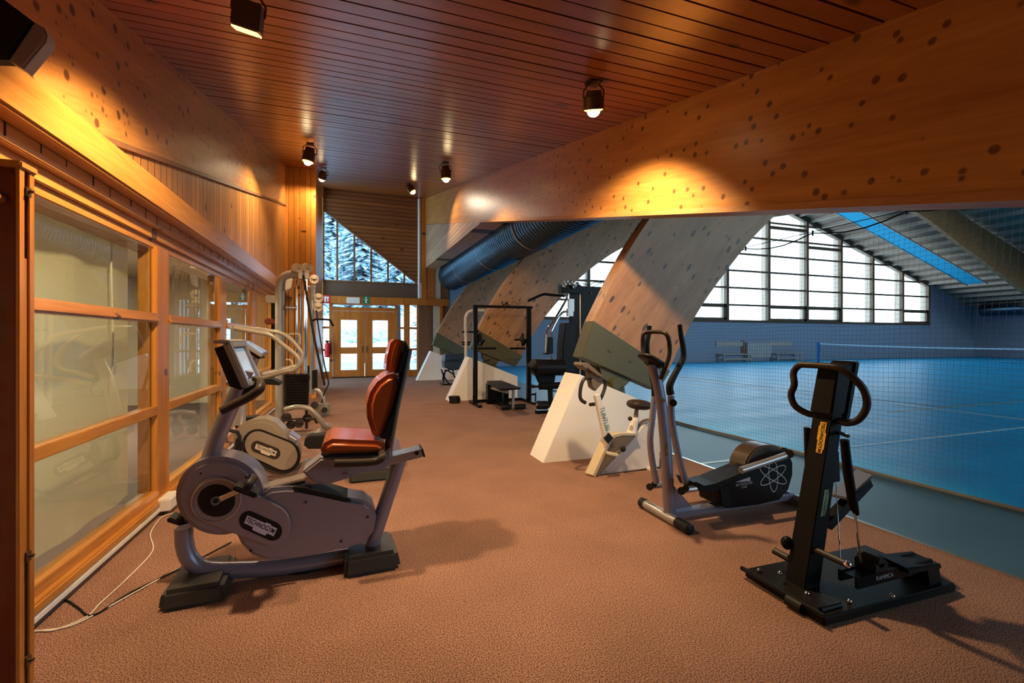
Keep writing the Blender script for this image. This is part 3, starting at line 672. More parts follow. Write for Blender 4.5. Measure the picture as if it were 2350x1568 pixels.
# wall bars at the near left
t = thing('wall_bars', 'tall varnished wooden wall bars at the left edge before the glazing', 'wall bars', (-1.25, 2.2, 0))
for y0 in (2.15, 1.2):
    u_ = MB().box((-1.34, y0+.012, 0), (-1.155, y0+.022, 1.93)).build('upright', M['shadedwood'], t)
    b = MB(); b.box((-1.345, y0, 0), (-1.16, y0+.012, 1.90)); b.build('side_board', M['shadedwood'], u_)
    b = MB(); b.box((-1.16, y0, 0), (-1.148, y0+.03, 1.93), .002); b.box((-1.16, y0+.055, 0), (-1.148, y0+.085, 1.93), .002)
    b.box((-1.165, y0+.028, .50), (-1.154, y0+.057, 1.60)); b.box((-1.34, y0+.055, 0), (-1.155, y0+.08, 1.93)); b.build('edge_board', M['orange_z'], u_)
    b = MB(); b.box((-1.17, y0+.03, .03), (-1.16, y0+.056, .5)); b.box((-1.17, y0+.03, 1.6), (-1.16, y0+.056, 1.9)); b.build('slot', M['gap'], u_)
    b = MB().box((-1.35, y0-.004, 1.925), (-1.14, y0+.09, 1.95), .004); b.build('cap', M['orange_y'], u_)
    b = MB()
    for zz in (.08, .47, 1.83): b.box((-1.156, y0+.03, zz), (-1.142, y0+.056, zz+.035)); b.cyl((-1.15, y0+.043, zz+.02), (-1.128, y0+.043, zz+.02), .006, seg=8)
    b.build('latch', M['bronze'], u_)
for k in range(13):
    z = .15+k*.138; MB().cyl((-1.27 if k < 12 else -1.20, 1.2, z), (-1.27 if k < 12 else -1.20, 2.16, z), .018, seg=12).build('rung', M['orange_y'], t)
# socket box, cables
t = thing('socket_box', 'white power socket box on the skirting by the glazing', 'power socket', (-1.32, 4.1, .05))
MB().box((-1.36, 3.98, .03), (-1.27, 4.2, .12), .008).build('case', M['whitepl'], t)
MB().box((-1.275, 4.12, .05), (-1.262, 4.19, .10), .003).build('plug', M['rubber'], t)
def cable(px, r, m, lab, name='power_cable', z0=None):
    pts = [ground(u, v, r+.001) for u, v in px]; o = MB().tube(pts, r, 6, k=5).build(name, m); tag(o, lab, 'cable'); return o
cable([(86, 1448), (130, 1445), (200, 1415), (230, 1385), (290, 1330), (350, 1265), (345, 1225), (370, 1188), (397, 1178)], .0035, M['cable_w'], 'thin white cable curving along the carpet below the glazing to the socket')
cable([(60, 1451), (150, 1440), (215, 1412), (300, 1365), (412, 1305), (470, 1290)], .0038, M['cable_w'], 'straight white cable running from the wall bars to the near recumbent bike')
cable([(60, 1385), (100, 1382), (150, 1378), (180, 1395), (215, 1412), (300, 1360), (420, 1302), (530, 1245)], .0045, M['rubber'], 'black cable looping over the carpet beside the white cable')
cable([(610, 1305), (640, 1315), (690, 1316), (750, 1302), (780, 1285)], .006, M['rubber'], 'black cable lying on the carpet under the near recumbent bike')
pts = [V((-1.26, 4.15, .08)), V((-1.22, 4.15, .05)), V((-1.2, 4.0, .012)), V((-1.24, 3.9, .008)), V((-1.17, 3.85, .008)), V((-1.15, 4.05, .01))]
o = MB().tube(pts, .006, 6, k=5).build('power_cable', M['rubber']); tag(o, 'short black plug lead coiled below the white socket box', 'cable')
# signs, extinguisher
def sign(u0, u1, v0, v1, m, lab, marks, mm):
    yy = YE-.175; x0, x1 = X(u0, yy), X(u1, yy); z0, z1 = Z(u0, v1, yy), Z(u0, v0, yy)
    o = MB().box((x0, yy, z0), (x1, yy+.014, z1)); o = o.build('sign_plate', m)
    tag(o, lab, 'sign'); b = MB()
    for (a, bb, c, d) in marks: b.box((x0+(x1-x0)*a, yy-.003, z0+(z1-z0)*bb), (x0+(x1-x0)*c, yy+.002, z0+(z1-z0)*d))
    b.build('symbol', mm, o); return o
sign(741, 757, 677, 696, M['red'], 'red fire sign with a white symbol left of the doors', [(.2, .15, .45, .85), (.5, .55, .85, .8), (.62, .2, .8, .5)], M['white'])
sign(832, 848, 680, 697, M['green'], 'green exit sign with a white symbol above the doors', [(.4, .1, .6, .65), (.25, .5, .75, .62), (.42, .72, .58, .9)], M['white'])
yy = YE-.2; t = thing('emergency_light', 'white emergency light box above the double doors', 'emergency light', (X(811, yy), yy, Z(811, 695, yy)))
MB().box((X(795, yy), yy, Z(795, 696, yy)), (X(826, yy), yy+.045, Z(795, 682, yy)), .008).build('case', M['whitepl'], t)
t = thing('fire_extinguisher', 'red fire extinguisher hanging left of the glazed doors', 'extinguisher', (-.82, 15.9, .75))
MB().tube([(-.80, 15.92, .70), (-.80, 15.92, .73), (-.80, 15.92, 1.12), (-.80, 15.92, 1.17), (-.80, 15.92, 1.2)], [.06, .085, .085, .05, .03], 16).build('cylinder', M['red'], t)
MB().box((-.86, 15.88, 1.2), (-.76, 15.96, 1.25)).build('valve', M['black'], t)
MB().tube([(-.76, 15.9, 1.23), (-.70, 15.88, 1.15), (-.70, 15.88, .9), (-.72, 15.88, .8)], .015, 8, k=5).build('hose', M['black'], t)
# ---------------------------------------------------------------- outdoors
MB().box((-160, 16.4, -.2), (160, 320, -.06)).build('ground', M['snow'], kind=S)
def needlemat():
    m = bpy.data.materials.new('snowy_needles'); m.use_nodes = True; nt = m.node_tree; N = nt.nodes; L = nt.links; b = N['Principled BSDF']
    tc = N.new('ShaderNodeTexCoord'); n = N.new('ShaderNodeTexNoise'); n.inputs['Scale'].default_value = 6; n.inputs['Detail'].default_value = 5
    L.new(tc.outputs['Object'], n.inputs[0]); r = N.new('ShaderNodeValToRGB'); L.new(n.outputs['Fac'], r.inputs[0])
    r.color_ramp.elements[0].position = .40; r.color_ramp.elements[0].color = (0.02, 0.26, 0.36, 1); r.color_ramp.elements[1].position = .52; r.color_ramp.elements[1].color = (0.95, 0.98, 1, 1)
    L.new(r.outputs[0], b.inputs['Base Color']); b.inputs['Roughness'].default_value = .8; return m
M['needle'] = needlemat(); M['bark'] = mat('bark', (0.06, 0.04, 0.03), .9)
def conifer(x, y, h, rad, lab, seed, lowb=3.2):
    rnd = random.Random(seed); t = thing('snowy_conifer', lab, 'tree', (x, y, -.06), 'snow covered conifers outside the end wall')
    MB().tube([(x, y, -.06), (x, y, h)], [.18, .03], 8).build('trunk', M['bark'], t)
    b = MB(); nl = int(h*4)
    for i in range(nl):
        z = lowb+(h-lowb-.1)*i/nl; rr = rad*(1-(i/nl))**.8+.12; nb = int(7+rr*7)
        for j in range(nb):
            a = rnd.uniform(0, 6.28); L_ = rr*rnd.uniform(.7, 1.1); dz = rnd.uniform(.15, .4)*L_; w = .10+.1*L_*rnd.uniform(.6, 1.2)
            d = V((math.cos(a), math.sin(a), 0)); s = V((-d.y, d.x, 0)); c = V((x, y, z))
            p = [c, c+d*L_*.5+V((0, 0, .04-dz*.3)), c+d*L_+V((0, 0, -dz))]
            A = [b.bm.verts.new(q) for q in (p[0], p[1]+s*w+V((0, 0, -.06)), p[2], p[1]-s*w+V((0, 0, -.06)), p[1]+V((0, 0, .05)), p[1]+V((0, 0, -.16)))]
            for q in ((0, 1, 4), (1, 2, 4), (2, 3, 4), (3, 0, 4), (1, 0, 5), (2, 1, 5), (3, 2, 5), (0, 3, 5)): b.bm.faces.new([A[k] for k in q])
    b.build('foliage', M['needle'], t)
conifer(-2.6, 23, 11, 2.2, 'snowy conifer behind the tallest pane of the triangular window', 1)
conifer(.6, 27, 12, 2.6, 'snowy conifer behind the middle panes of the triangular window', 2)
conifer(2.0, 22.3, 9, 1.3, 'snowy conifer behind the low right corner of the triangular window', 3)
conifer(4.9, 27, 10, 1.9, 'snowy conifer seen through the right-hand sidelight', 4, .5)
conifer(-6.9, 25, 11, 1.9, 'snowy conifer farthest left beyond the side glazing', 5, .7)
conifer(-1.3, 32.5, 14, 2.6, 'distant snowy conifer filling the gap behind the left triangular panes', 6, 4.5)
def shrub(x, y, r, lab, seed):
    rnd = random.Random(seed); b = MB()
    for k in range(22): b.ell((x+rnd.gauss(0, r*.6), y+rnd.gauss(0, r*.4), r*.3+r*1.3*rnd.random()), r*.4, r*.4, r*.35, nu=8, nv=6)
    tag(b.build('snowy_shrub', M['needle']), lab, 'shrub')
shrub(-1.0, 140, 2.6, 'dark blue-green shrub on the snow seen through the left door leaf', 11)
shrub(8.2, 140, 2.6, 'dark blue-green shrub on the snow seen through the right door leaf', 12)
def circ(c, r, n=28, a0=0, a1=360, sx=1.0):
    return [(c[0]+r*sx*math.cos(R(a0+(a1-a0)*i/n)), c[1]+r*math.sin(R(a0+(a1-a0)*i/n))) for i in range(n+(0 if a1-a0 == 360 else 1))]
def pill(c1, c2, r1, r2, n=14):
    """hull of two circles in pixel space"""
    dx, dy = c2[0]-c1[0], c2[1]-c1[1]; a = math.degrees(math.atan2(dy, dx))
    return circ(c1, r1, n, a+90, a+270)+circ(c2, r2, n, a-90, a+90)
def logo(pl, c, ang, w, h, parent, s, size, off, plate=M['rubber'], badge=M['white'], ink=M['rubber'], dt=.002):
    """dark pill plate with a light stepped badge and dark lettering"""
    ca, sa = math.cos(R(ang)), math.sin(R(ang))
    c1 = (c[0]-ca*(w-h)/2, c[1]-sa*(w-h)/2); c2 = (c[0]+ca*(w-h)/2, c[1]+sa*(w-h)/2)
    pp = MB().prism(pl.many(pill(c1, c2, h/2, h/2), off), pl.n*-dt).build('logo_plate', plate, parent)
    f = lambda x, y: (c[0]+ca*x-sa*y, c[1]+sa*x+ca*y)
    W, Hh = w*.36, h*.22
    st = [(-W, -Hh), (W*.2, -Hh), (W*.25, -Hh*1.3), (W*.55, -Hh*1.3), (W*.6, -Hh), (W, -Hh), (W, Hh), (W*.55, Hh), (W*.5, Hh*1.7), (-W*.35, Hh*1.7), (-W*.4, Hh), (-W, Hh)]
    bd = MB().prism(pl.many([f(*q) for q in st], off-dt), pl.n*-.0012).build('badge', badge, pp)
    o = pl(*f(0, 0), off-dt-.0016); r = pl(*f(10, 0), off-dt-.0016)-o; up = pl(*f(0, -10), off-dt-.0016)-o
    text('lettering', s, o, r, up, size, ink, pp, ext=.0004, sx=.72, font_bold=.01)
# ================================================================ recumbent bike (near, purple-grey)
P = Pl(0, 2.67, 0); K = 2.67/2.83
def k3(x, y, z): return V((x*K, y*K, 1.3+(z-1.3)*K))
t = thing('recumbent_bike', 'purple-grey recumbent exercise bike with orange-brown leather seat and high backrest', 'exercise bike', (-.15, 2.77, 0))
flywheel = circ((501, 1143), 95, 36)
b = MB().prism([P(398+0, 1140)] and P.many([(501+102*math.cos(R(a)), 1142+91*math.sin(R(a))) for a in range(0, 360, 8)]), (0, .22, 0), .028, 4)
fw = b.build('flywheel_housing', M['purple'], t, ang=50)
body = [(538, 1222), (552, 1252), (578, 1278), (612, 1289), (660, 1287), (720, 1277), (790, 1263), (838, 1248), (858, 1222), (864, 1188), (855, 1163), (835, 1150), (795, 1144), (740, 1132), (690, 1122), (660, 1119), (620, 1123), (590, 1140), (545, 1190)]
bo = MB().prism(P.many(body, .01), (0, .20, 0), .022, 4).build('rear_housing', M['purple'], t, ang=50)
MB().prism(P.many([(672, 1118), (700, 1120), (770, 1137), (800, 1146), (806, 1152), (780, 1149), (700, 1130), (672, 1124)], .004), (0, .19, 0), .003).build('top_inlay', M['rubber'], bo)
pc = MB().prism(P.many(pill((498, 1149), (620, 1203), 56, 48), 0), (0, -.012, 0), .005, 3).build('side_cover', M['purple2'], t, ang=50)
dk = MB().prism(P.many([(497+43*math.cos(R(a)), 1149+37*math.sin(R(a))) for a in range(0, 360, 10)], -.012), (0, -.004, 0)).build('crank_disc', M['rubber'], pc)
MB().ring(P(497, 1149, -.014), (0, 1, 0), .108, .004).build('disc_rim', M['silver'], pc)
logo(P, (598, 1207), 24, 104, 44, pc, 'TECHNOGYM', .034, -.012, badge=mat('badge_lilac', (.62, .6, .78), .4))
cr = MB(); cr.tube([P(493, 1151, -.03), P(572, 1117, -.045)], [.016, .011], 12, flat=((0, 1, 0), .5)); cr.cyl(P(495, 1150, -.01), P(495, 1150, -.045), .022); cr = cr.build('crank_arm', M['alu'], t)
MB().cyl(P(495, 1150, -.046), P(495, 1150, -.048), .012).build('crank_bolt', M['rubber'], cr)
def pedal(P, c, off, par, ang=25, L_=.115, W=.10):
    o = P(c[0], c[1], off); a = R(ang); d = V((math.cos(a), 0, -math.sin(a))); u = V((math.sin(a), 0, math.cos(a))); n = V((0, -1, 0))
    b = MB(); f = lambda x, y, z: o+d*x+n*y+u*z
    b.hexa([f(-L_/2, 0, -.012), f(L_/2, 0, -.012), f(L_/2, W, -.012), f(-L_/2, W, -.012), f(-L_/2, 0, .012), f(L_/2, 0, .012), f(L_/2, W, .012), f(-L_/2, W, .012)], .006)
    p = b.build('pedal', M['rubber'], par)
    b = MB(); b.tube([f(0, -.004, 0), f(-.01, -.004, .045), f(0, W*.5, .07), f(.0, W+.005, .045), f(0, W+.004, 0)], .007, 8, k=5, flat=(d, 2.6)); b.build('strap', M['rubber'], p)
    MB().cyl(f(0, -.06, 0), f(0, .01, 0), .008).build('spindle', M['alu'], p)
pedal(P, (572, 1116), -.07, t, 28)
pedal(P, (424, 1186), .30, t, 28)
MB().tube([P(495, 1150, .24), P(430, 1185, .26)], [.016, .011], 12).build('crank_arm', M['alu'], t)
for q in ((461, 1087), (429, 1198), (702, 1153), (844, 1187), (783, 1243), (575, 1264), (565, 1096)):
    MB().cyl(P(q[0], q[1], .004), P(q[0], q[1], -.0015), .006, seg=10).build('screw', M['rubber'], fw if q[0] < 520 else bo)
b = MB(); b.tube([P(422, 1210, .11), P(424, 1250, .11), P(437, 1284, .11), P(470, 1306, .11), (P(540, 1308, .11)), P(660, 1300, .11), P(850, 1268, .11)], .042, 16, k=6); b.build('base_frame', M['purple'], t)
b = MB(); b.tube([P(478, 1068, .11), P(500, 1000, .11), P(538, 915, .11), P(566, 850, .11)], [.044, .043, .04, .036], 16, k=4, flat=((0, 1, 0), 1.15)); b.build('column', M['purple'], t)
# console
xs = [(-.638, 1.272), (-.549, 1.04), (-.575, 1.022), (-.63, 1.045), (-.715, 1.262), (-.70, 1.283), (-.655, 1.288)]
cn = MB().prism([k3(x, 2.80, z) for x, z in xs[:4]+[(-.70, 1.25)]], (0, .36, 0), .006).build('console', M['rubber'], t)
b = MB(); fr = lambda s_: V((-.638, 0, 1.272)).lerp(V((-.549, 0, 1.04)), s_)
def fpt(s_, y, o): q = fr(s_); n = V((.232, 0, .089)).normalized(); return k3(q.x+n.x*o, y, q.z+n.z*o)
def fbox(b, s0, s1, y0, y1, o0, o1, bev=0): b.hexa([fpt(s0, y0, o0), fpt(s0, y1, o0), fpt(s1, y1, o0), fpt(s1, y0, o0), fpt(s0, y0, o1), fpt(s0, y1, o1), fpt(s1, y1, o1), fpt(s1, y0, o1)], bev)
fbox(b, -.05, 1.03, 2.785, 2.835, -.02, .016, .008); fbox(b, -.05, 1.03, 3.125, 3.175, -.02, .016, .008); fbox(b, -.05, .10, 2.83, 3.13, -.02, .016, .004); fbox(b, .86, 1.03, 2.83, 3.13, -.02, .016, .004)
b.prism([k3(*q) for q in ((-.70, 2.785, 1.275), (-.70, 2.785, 1.292), (-.655, 2.785, 1.298), (-.625, 2.785, 1.29), (-.63, 2.785, 1.26), (-.66, 2.785, 1.275))], (0, .39, 0), .005)
bz = b.build('bezel', M['silver'], cn)
b = MB(); fbox(b, .12, .84, 2.85, 3.11, -.004, .004); b.build('screen', M['lcd'], cn)
b = MB(); fbox(b, .07, .89, 2.835, 3.125, -.01, .001); b.build('screen_surround', M['rubber'], cn)
b = MB(); b.prism(P.many([(545, 870), (590, 880), (598, 895), (560, 915), (535, 915)], .08), (0, .14, 0), .01); b.build('console_support', M['rubber'], t)
for off in (-.06, .34):
    h = MB().tube([P(583, 868, .02 if off < 0 else .25), P(597, 876, off*.5+.03), P(596, 893, off), P(570, 912, off), P(535, 930, off), P(508, 944, off)], [.016, .019, .023, .023, .022, .021], 14, k=5).build('handlebar', M['grip'], t)
# rail, seat
b = MB()
b.bar(P(600, 1126, .11), P(966, 1035, .11), .12, .048, bev=.004)
rl = b.build('seat_rail', M['alu'], t)
b = MB(); b.bar(P(966, 1035, .11), P(970, 1033.5, .11), .125, .052); b.cyl(P(957, 1040, .05), P(957, 1040, .035), .012); b.build('end_cap', M['rubber'], rl)
b = MB(); b.bar(P(600, 1128, .048), P(700, 1106, .048), .005, .012); b.build('rail_groove', M['rubber'], rl)
ca = MB().prism(P.many([(694, 1084), (735, 1052), (880, 1045), (898, 1028), (901, 1052), (884, 1078), (825, 1088), (790, 1102), (750, 1114), (718, 1108)], .02), (0, .18, 0), .012, 3).build('seat_carriage', M['purple2'], t)
MB().cyl(P(795, 1087, .018), P(795, 1087, .0), .007).build('adjuster', M['alu'], ca)
b = MB(); b.prism(P.many([(735, 1036), (742, 1020), (762, 1010), (810, 1012), (868, 1014), (884, 1022), (886, 1036), (872, 1044), (800, 1047), (745, 1048)], -.05), (0, .40, 0), .035, 5)
sc = b.build('seat_cushion', M['leather'], t, ang=60)
MB().prism(P.many([(736, 1044), (884, 1038), (884, 1046), (745, 1052)], -.04), (0, .38, 0), .006).build('seat_pan', M['rubber'], sc)
b = MB(); b.prism(P.many([(843, 962), (842, 930), (850, 902), (866, 878), (888, 862), (905, 858), (914, 868), (912, 890), (903, 930), (890, 968), (878, 1000), (866, 1006), (855, 1000)], -.04), (0, .38, 0), .035, 5)
bk = b.build('backrest', M['leather'], t, ang=60)
MB().prism(P.many([(907, 861), (918, 866), (917, 890), (906, 940), (893, 1003), (884, 1010), (872, 1006), (884, 980), (903, 930), (912, 890)], -.035), (0, .37, 0), .01, 3).build('backrest_shell', M['rubber'], bk)
b = MB(); b.prism(P.many([(886, 850), (889, 820), (897, 788), (906, 779), (920, 779), (926, 788), (920, 820), (910, 850), (898, 857)], .01), (0, .27, 0), .025, 4)
hr = b.build('headrest', M['leather'], t, ang=60)
MB().prism(P.many([(922, 781), (932, 784), (938, 798), (930, 825), (922, 855), (908, 858), (914, 835), (922, 805)], .015), (0, .26, 0), .008, 3).build('headrest_shell', M['rubber'], hr)
MB().tube([P(937, 800, .11), P(925, 860, .11), P(908, 935, .11), P(893, 1020, .11), P(890, 1045, .11)], .026, 12, k=4, flat=((0, 1, 0), 2)).build('backrest_post', M['foot'], t)
for off in (-.085, .375):
    MB().tube([P(875, 1040, off+(.05 if off < 0 else -.05)), P(877, 1050, off), P(862, 1059, off), P(820, 1062, off), P(768, 1063, off)], .022, 12, k=5).build('side_handle', M['grip'], t)
MB().tube([P(917, 1056, .11), P(893, 1130, .11), P(868, 1205, .11), P(850, 1265, .11)], .042, 14, k=3, flat=((0, 1, 0), 1.2)).build('rear_post', M['purple'], t)
def foot(x0, x1, y0, y1, h, name='foot', rot=0, par=None, mt=None, taper=.03):
    b = MB(); cx, cy = (x0+x1)/2, (y0+y1)/2
    def q(x, y, z): dx, dy = x-cx, y-cy; return V((cx+dx*math.cos(R(rot))-dy*math.sin(R(rot)), cy+dx*math.sin(R(rot))+dy*math.cos(R(rot)), z))
    b.hexa([q(x0, y0, 0), q(x1, y0, 0), q(x1, y1, 0), q(x0, y1, 0), q(x0+taper*.4, y0+taper, h), q(x1-taper, y0+taper, h), q(x1-taper, y1-taper, h), q(x0+taper, y1-taper, h)], .02, 4)
    return b.build(name, mt or M['foot'], par, ang=50)
foot(-.885, -.60, 2.57, 2.96, .09, par=t, rot=3, taper=.022); foot(-.06, .25, 2.61, 2.96, .10, par=t, rot=3, taper=.022)
# ================================================================ stepper / cross trainer (champagne) behind it
P = Pl(0, 4.5, 0)
t = thing('cross_trainer', 'champagne-coloured cross trainer with long curved handles behind the recumbent bike', 'cross trainer', (-.35, 4.6, 0))
up = [(534, 990), (553, 975), (580, 965), (607, 962), (630, 970), (648, 987), (658, 1008), (640, 1060), (560, 1060), (534, 1020)]
h = MB().prism(P.many(up, .01), (0, .26, 0), .03, 4).build('drive_housing', M['beigesil'], t, ang=50)
MB().prism(P.many([(536, 962), (588, 958), (588, 985), (540, 985)], .18), (0, .16, 0), .01).build('rear_shroud', M['rubber'], h)
MB().prism(P.many([(550, 1052), (566, 1060), (630, 1084), (650, 1088), (680, 1075), (700, 1060), (830, 1080), (830, 1090), (640, 1096), (545, 1092)], .05), (0, .14, 0), .012, 3).build('lower_housing', M['beigesil'], t)
c = MB().prism(P.many(pill((592, 1021), (650, 1046), 36, 38), 0), (0, .26, 0), .02, 4).build('side_cover', M['beigesil'], t, ang=50)
MB().prism(P.many(pill((592, 1022), (651, 1048), 37, 39), .008), (0, .015, 0)).build('cover_gasket', M['rubber'], c)
logo(P, (610, 1033), 21, 70, 27, c, 'TECHNOGYM', .036, 0, plate=M['grip'], badge=mat('badge_beige', (.6, .52, .42), .4))
MB().tube([P(548, 975, .14), P(553, 930, .14), P(566, 870, .14), P(585, 820, .14)], [.055, .05, .045, .04], 14, k=4).build('column', M['silver'], t)
cn = MB().hexa([P(556, 795, .0), P(600, 822, .0), P(612, 815, .28), P(568, 790, .28), P(554, 783, .0), P(600, 816, .0), P(618, 808, .28), P(565, 780, .28)], .006).build('console', M['silver'], t)
MB().hexa([P(564, 785.5, .04), P(600, 811, .04), P(611, 806.5, .24), P(571, 783.5, .24), P(564, 784, .04), P(600, 809.5, .04), P(611, 805, .24), P(571, 782, .24)]).build('screen', M['lcd'], cn)
MB().prism(P.many([(560, 800), (602, 823), (592, 824), (572, 812)], .04), (0, .2, 0), .006).build('console_back', M['rubber'], cn)
MB().tube([P(537, 753, -.03), P(591, 763, -.04), P(622, 770, -.05), P(643, 787, -.05), P(678, 815, -.05), P(687, 833, -.05), P(676, 848, -.04), P(650, 854, -.02), P(591, 872, .1)], .020, 12, k=5).build('fixed_handle', M['beigetube'], t)
MB().tube([P(537, 752, .22), P(600, 758, .32), P(652, 768, .35), P(689, 805, .35), P(693, 822, .35), P(687, 837, .35), P(665, 844, .34), P(600, 860, .2)], .020, 12, k=5).build('fixed_handle', M['beigetube'], t)
MB().tube([P(537, 753, -.03), P(534, 752, .1), P(537, 752, .22)], .02, 10, k=4).build('front_crossbar', M['beigetube'], t)
MB().prism(P.many([(592, 876), (622, 870), (641, 878), (641, 885), (600, 882)], .05), (0, .18, 0), .004).build('accessory_tray', M['rubber'], t)
def plate(off, x0, x1):
    b = MB().prism(P.many([(x0, 1022), (x0+3, 1007), (x0+14, 1001), (x1, 996), (x1, 1000), (x0+52, 1008), (x0+46, 1030), (x0+10, 1031)], off), (0, .15, 0), .01, 3).build('footplate', M['rubber'], t)
    MB().tube([P(x0+40, 1004, off+.08), P(x1+60, 990, off+.08)], .018, 10).build('arm', M['lilac'], b)
plate(-.12, 697, 800); plate(.22, 715, 800)
MB().prism(P.many([(686, 1010), (664, 995), (655, 1004), (672, 1030)], .02), (0, .2, 0), .02, 3).build('axle_cover', M['lilac'], t)
# black loop at the front
b = MB(); b.tube(P.many([(509, 992), (513, 985), (545, 992), (551, 1005), (546, 1020), (538, 1036), (506, 1034), (503, 1025)], -.10), .012, 8, closed=True, flat=((0, 1, 0), 3.5)); b.prism(P.many([(541, 1008), (558, 1015), (556, 1030), (550, 1041), (534, 1040), (538, 1022)], -.12), (0, .06, 0), .004)
b.build('pedal_cage', M['rubber'], t)
MB().prism(P.many([(878, 1015), (885, 1006), (900, 1003), (915, 1010), (921, 1030), (921, 1070), (878, 1070)], .05), (0, .14, 0), .03, 4).build('rear_wheel_cover', M['lilac'], t)
foot(-.04, .40, 4.3, 4.95, .10, par=t); foot(-1.25, -.98, 4.35, 4.95, .09, par=t)
MB().bar((-1.1, 4.65, .07), (.2, 4.65, .07), .08, .06).build('base_beam', M['beigesil'], t)
# ================================================================ multi-station cable machine
P = Pl(0, 7.0, 0)
def pulley(P, c, off, r, par, m=None):
    b = MB(); o = P(c[0], c[1], off)
    b.tube([o+V((0, y, 0)) for y in (-.012, -.012, -.006, 0, .006, .012, .012)], [r*.2, r, r*.98, r*.90, r*.98, r, r*.2], 20)
    p = b.build('pulley', m or M['cream'], par)
    MB().cyl(o+V((0, -.02, 0)), o+V((0, .02, 0)), r*.16, seg=8).build('pulley_bolt', M['black'], p)
t = thing('cable_machine', 'tall grey two-arm cable machine with black weight stack behind the cross trainer', 'cable machine', (-.85, 7.1, 0))
b = MB(); b.tube([P(642, 990), P(642, 900), P(642, 780), P(642, 690), P(643, 655), P(652, 636), P(672, 630), P(698, 631)], .06, 12, k=4, flat=((0, 1, 0), 1.3)); b.build('upright', M['beigetube'], t)
b = MB(); b.prism(P.many([(655, 640), (672, 636), (668, 660), (654, 668)], -.03), (0, .06, 0), .01); b.build('gusset', M['silver'], t)
b = MB()
for q, o_ in ((681, 0), (690, .03), (699, -.03), (703, .08)): b.tube([P(q, 640, o_), P(q, 865, o_)], .013, 8)
b.build('guide_rod', M['chrome'], t)
b = MB()
for k in range(12): b.box(P(652, 932-k*6.1, -.08), P(707, 926.1-k*6.1, -.08)+V((0, .18, 0)), .004)
b.build('weight_stack', M['blackmatt'], t)
MB().box(P(684, 877, -.10), P(709, 862, -.10)+V((0, .2, 0)), .004).build('stack_cap', M['black'], t)
for c_, o_ in (((680, 615), -.05), ((686, 616), -.09), ((702, 614), -.04), ((707, 616), -.08)): pulley(P, c_, o_, .062, t)
b = MB(); b.bar(P(690, 622, -.06), P(690, 640, -.06), .05, .08, up=(0, 1, 0)); b.bar(P(705, 622, -.05), P(705, 640, -.05), .05, .08, up=(0, 1, 0)); b.build('pulley_bracket', M['beigetube'], t)
MB().tube([P(696, 632, -.12), P(706, 690, -.16), P(722, 780, -.2), P(745, 885, -.24)], .016, 8, k=3, flat=((0, 1, 0), .5)).build('lifting_strap', M['rubber'], t)
for k, (a, c_) in enumerate((((655, 665), (655, 870)), ((662, 668), (661, 870)), ((676, 660), (676, 866)))): MB().tube([P(*a, -.03), P(*c_, -.03)], .004, 6).build('steel_cable', M['rubber'], t)
MB().tube([P(656, 706, 0), P(682, 707, 0)], .035, 12).build('cross_tube', M['silver'], t)
for a in ((656, 767, 688), (656, 826, 670)): MB().tube([P(a[0], a[1], -.02), P(a[2]-6, a[1], -.02), P(a[2], a[1]+6, -.02), P(a[2], a[1]+22, -.02)], .014, 8, k=3).build('stop_bar', M['cream'], t)
MB().tube([P(655, 940, -.10), P(680, 934, -.18), P(708, 938, -.2), P(728, 955, -.2), P(742, 975, -.15), P(748, 984, -.05)], .034, 12, k=5).build('foot_guard', M['beigetube'], t)
MB().tube([P(650, 996, -.0), P(675, 1001, -.12), P(712, 999, -.15), P(738, 988, -.1), P(750, 978, .2)], .05, 12, k=5).build('base_tube', M['beigetube'], t)
for c_, o_ in (((658, 958), -.1), ((686, 972), -.15), ((668, 975), 0), ((705, 960), .05)): pulley(P, c_, o_, .06, t, M['grip'])
b = MB(); b.box(P(660, 965, 0), P(715, 960, 0)+V((0, .08, 0))); b.box(P(700, 985, .0), P(706, 925, .0)+V((0, .06, 0))); b.tube([P(700, 961, -.12), P(722, 962, -.12), P(728, 972, -.12)], .018, 8); b.build('low_pulley_frame', M['grip'], t)
MB().tube([P(742, 985, .05), P(752, 975, .05)], .05, 12).build('foot_roller', M['beigetube'], t)
b = MB(); b.box(P(609, 695, .1), P(634, 678, .1)+V((0, .1, 0)), .01); b.build('arm_pad', M['silver'], t)
b = MB(); b.box(P(606, 745, .1), P(630, 731, .1)+V((0, .14, 0)), .02); b.build('leather_pad', mat('dark_red_pad', (.22, .03, .01), .3), t)
b = MB(); b.box(P(622, 880, .16), P(633, 690, .16)+V((0, .08, 0)), .005); b.build('rear_post', M['black'], t)
# ---- second tower of the pulley machine
P = Pl(0, 8.2, 0)
t = thing('cable_machine', 'slim pulley tower with pull-down bar nearest the end doors beside the grey cable machine', 'cable machine', (-.7, 8.3, 0))
b = MB(); b.tube([P(716, 905), P(717, 655)], .04, 10, flat=((0, 1, 0), 1.3)); b.tube([P(700, 659), P(724, 660)], .03, 10); b.build('upright', M['silver'], t)
b = MB()
for k in range(9): b.box(P(716, 894-k*4.9, -.05), P(727, 889.3-k*4.9, -.05)+V((0, .2, 0)))
b.build('weight_stack', M['blackmatt'], t)
MB().box(P(703, 900, .1), P(710, 840, .1)+V((0, .1, 0))).build('rear_stack', M['black'], t)
for c_, o_ in (((721, 641), 0), ((731, 684), -.05), ((730, 705), -.05), ((686, 660), .05), ((689, 678), .05)): pulley(P, c_, o_, .075 if c_[0] > 700 else .03, t, M['cream'] if c_[0] > 700 else M['grip'])
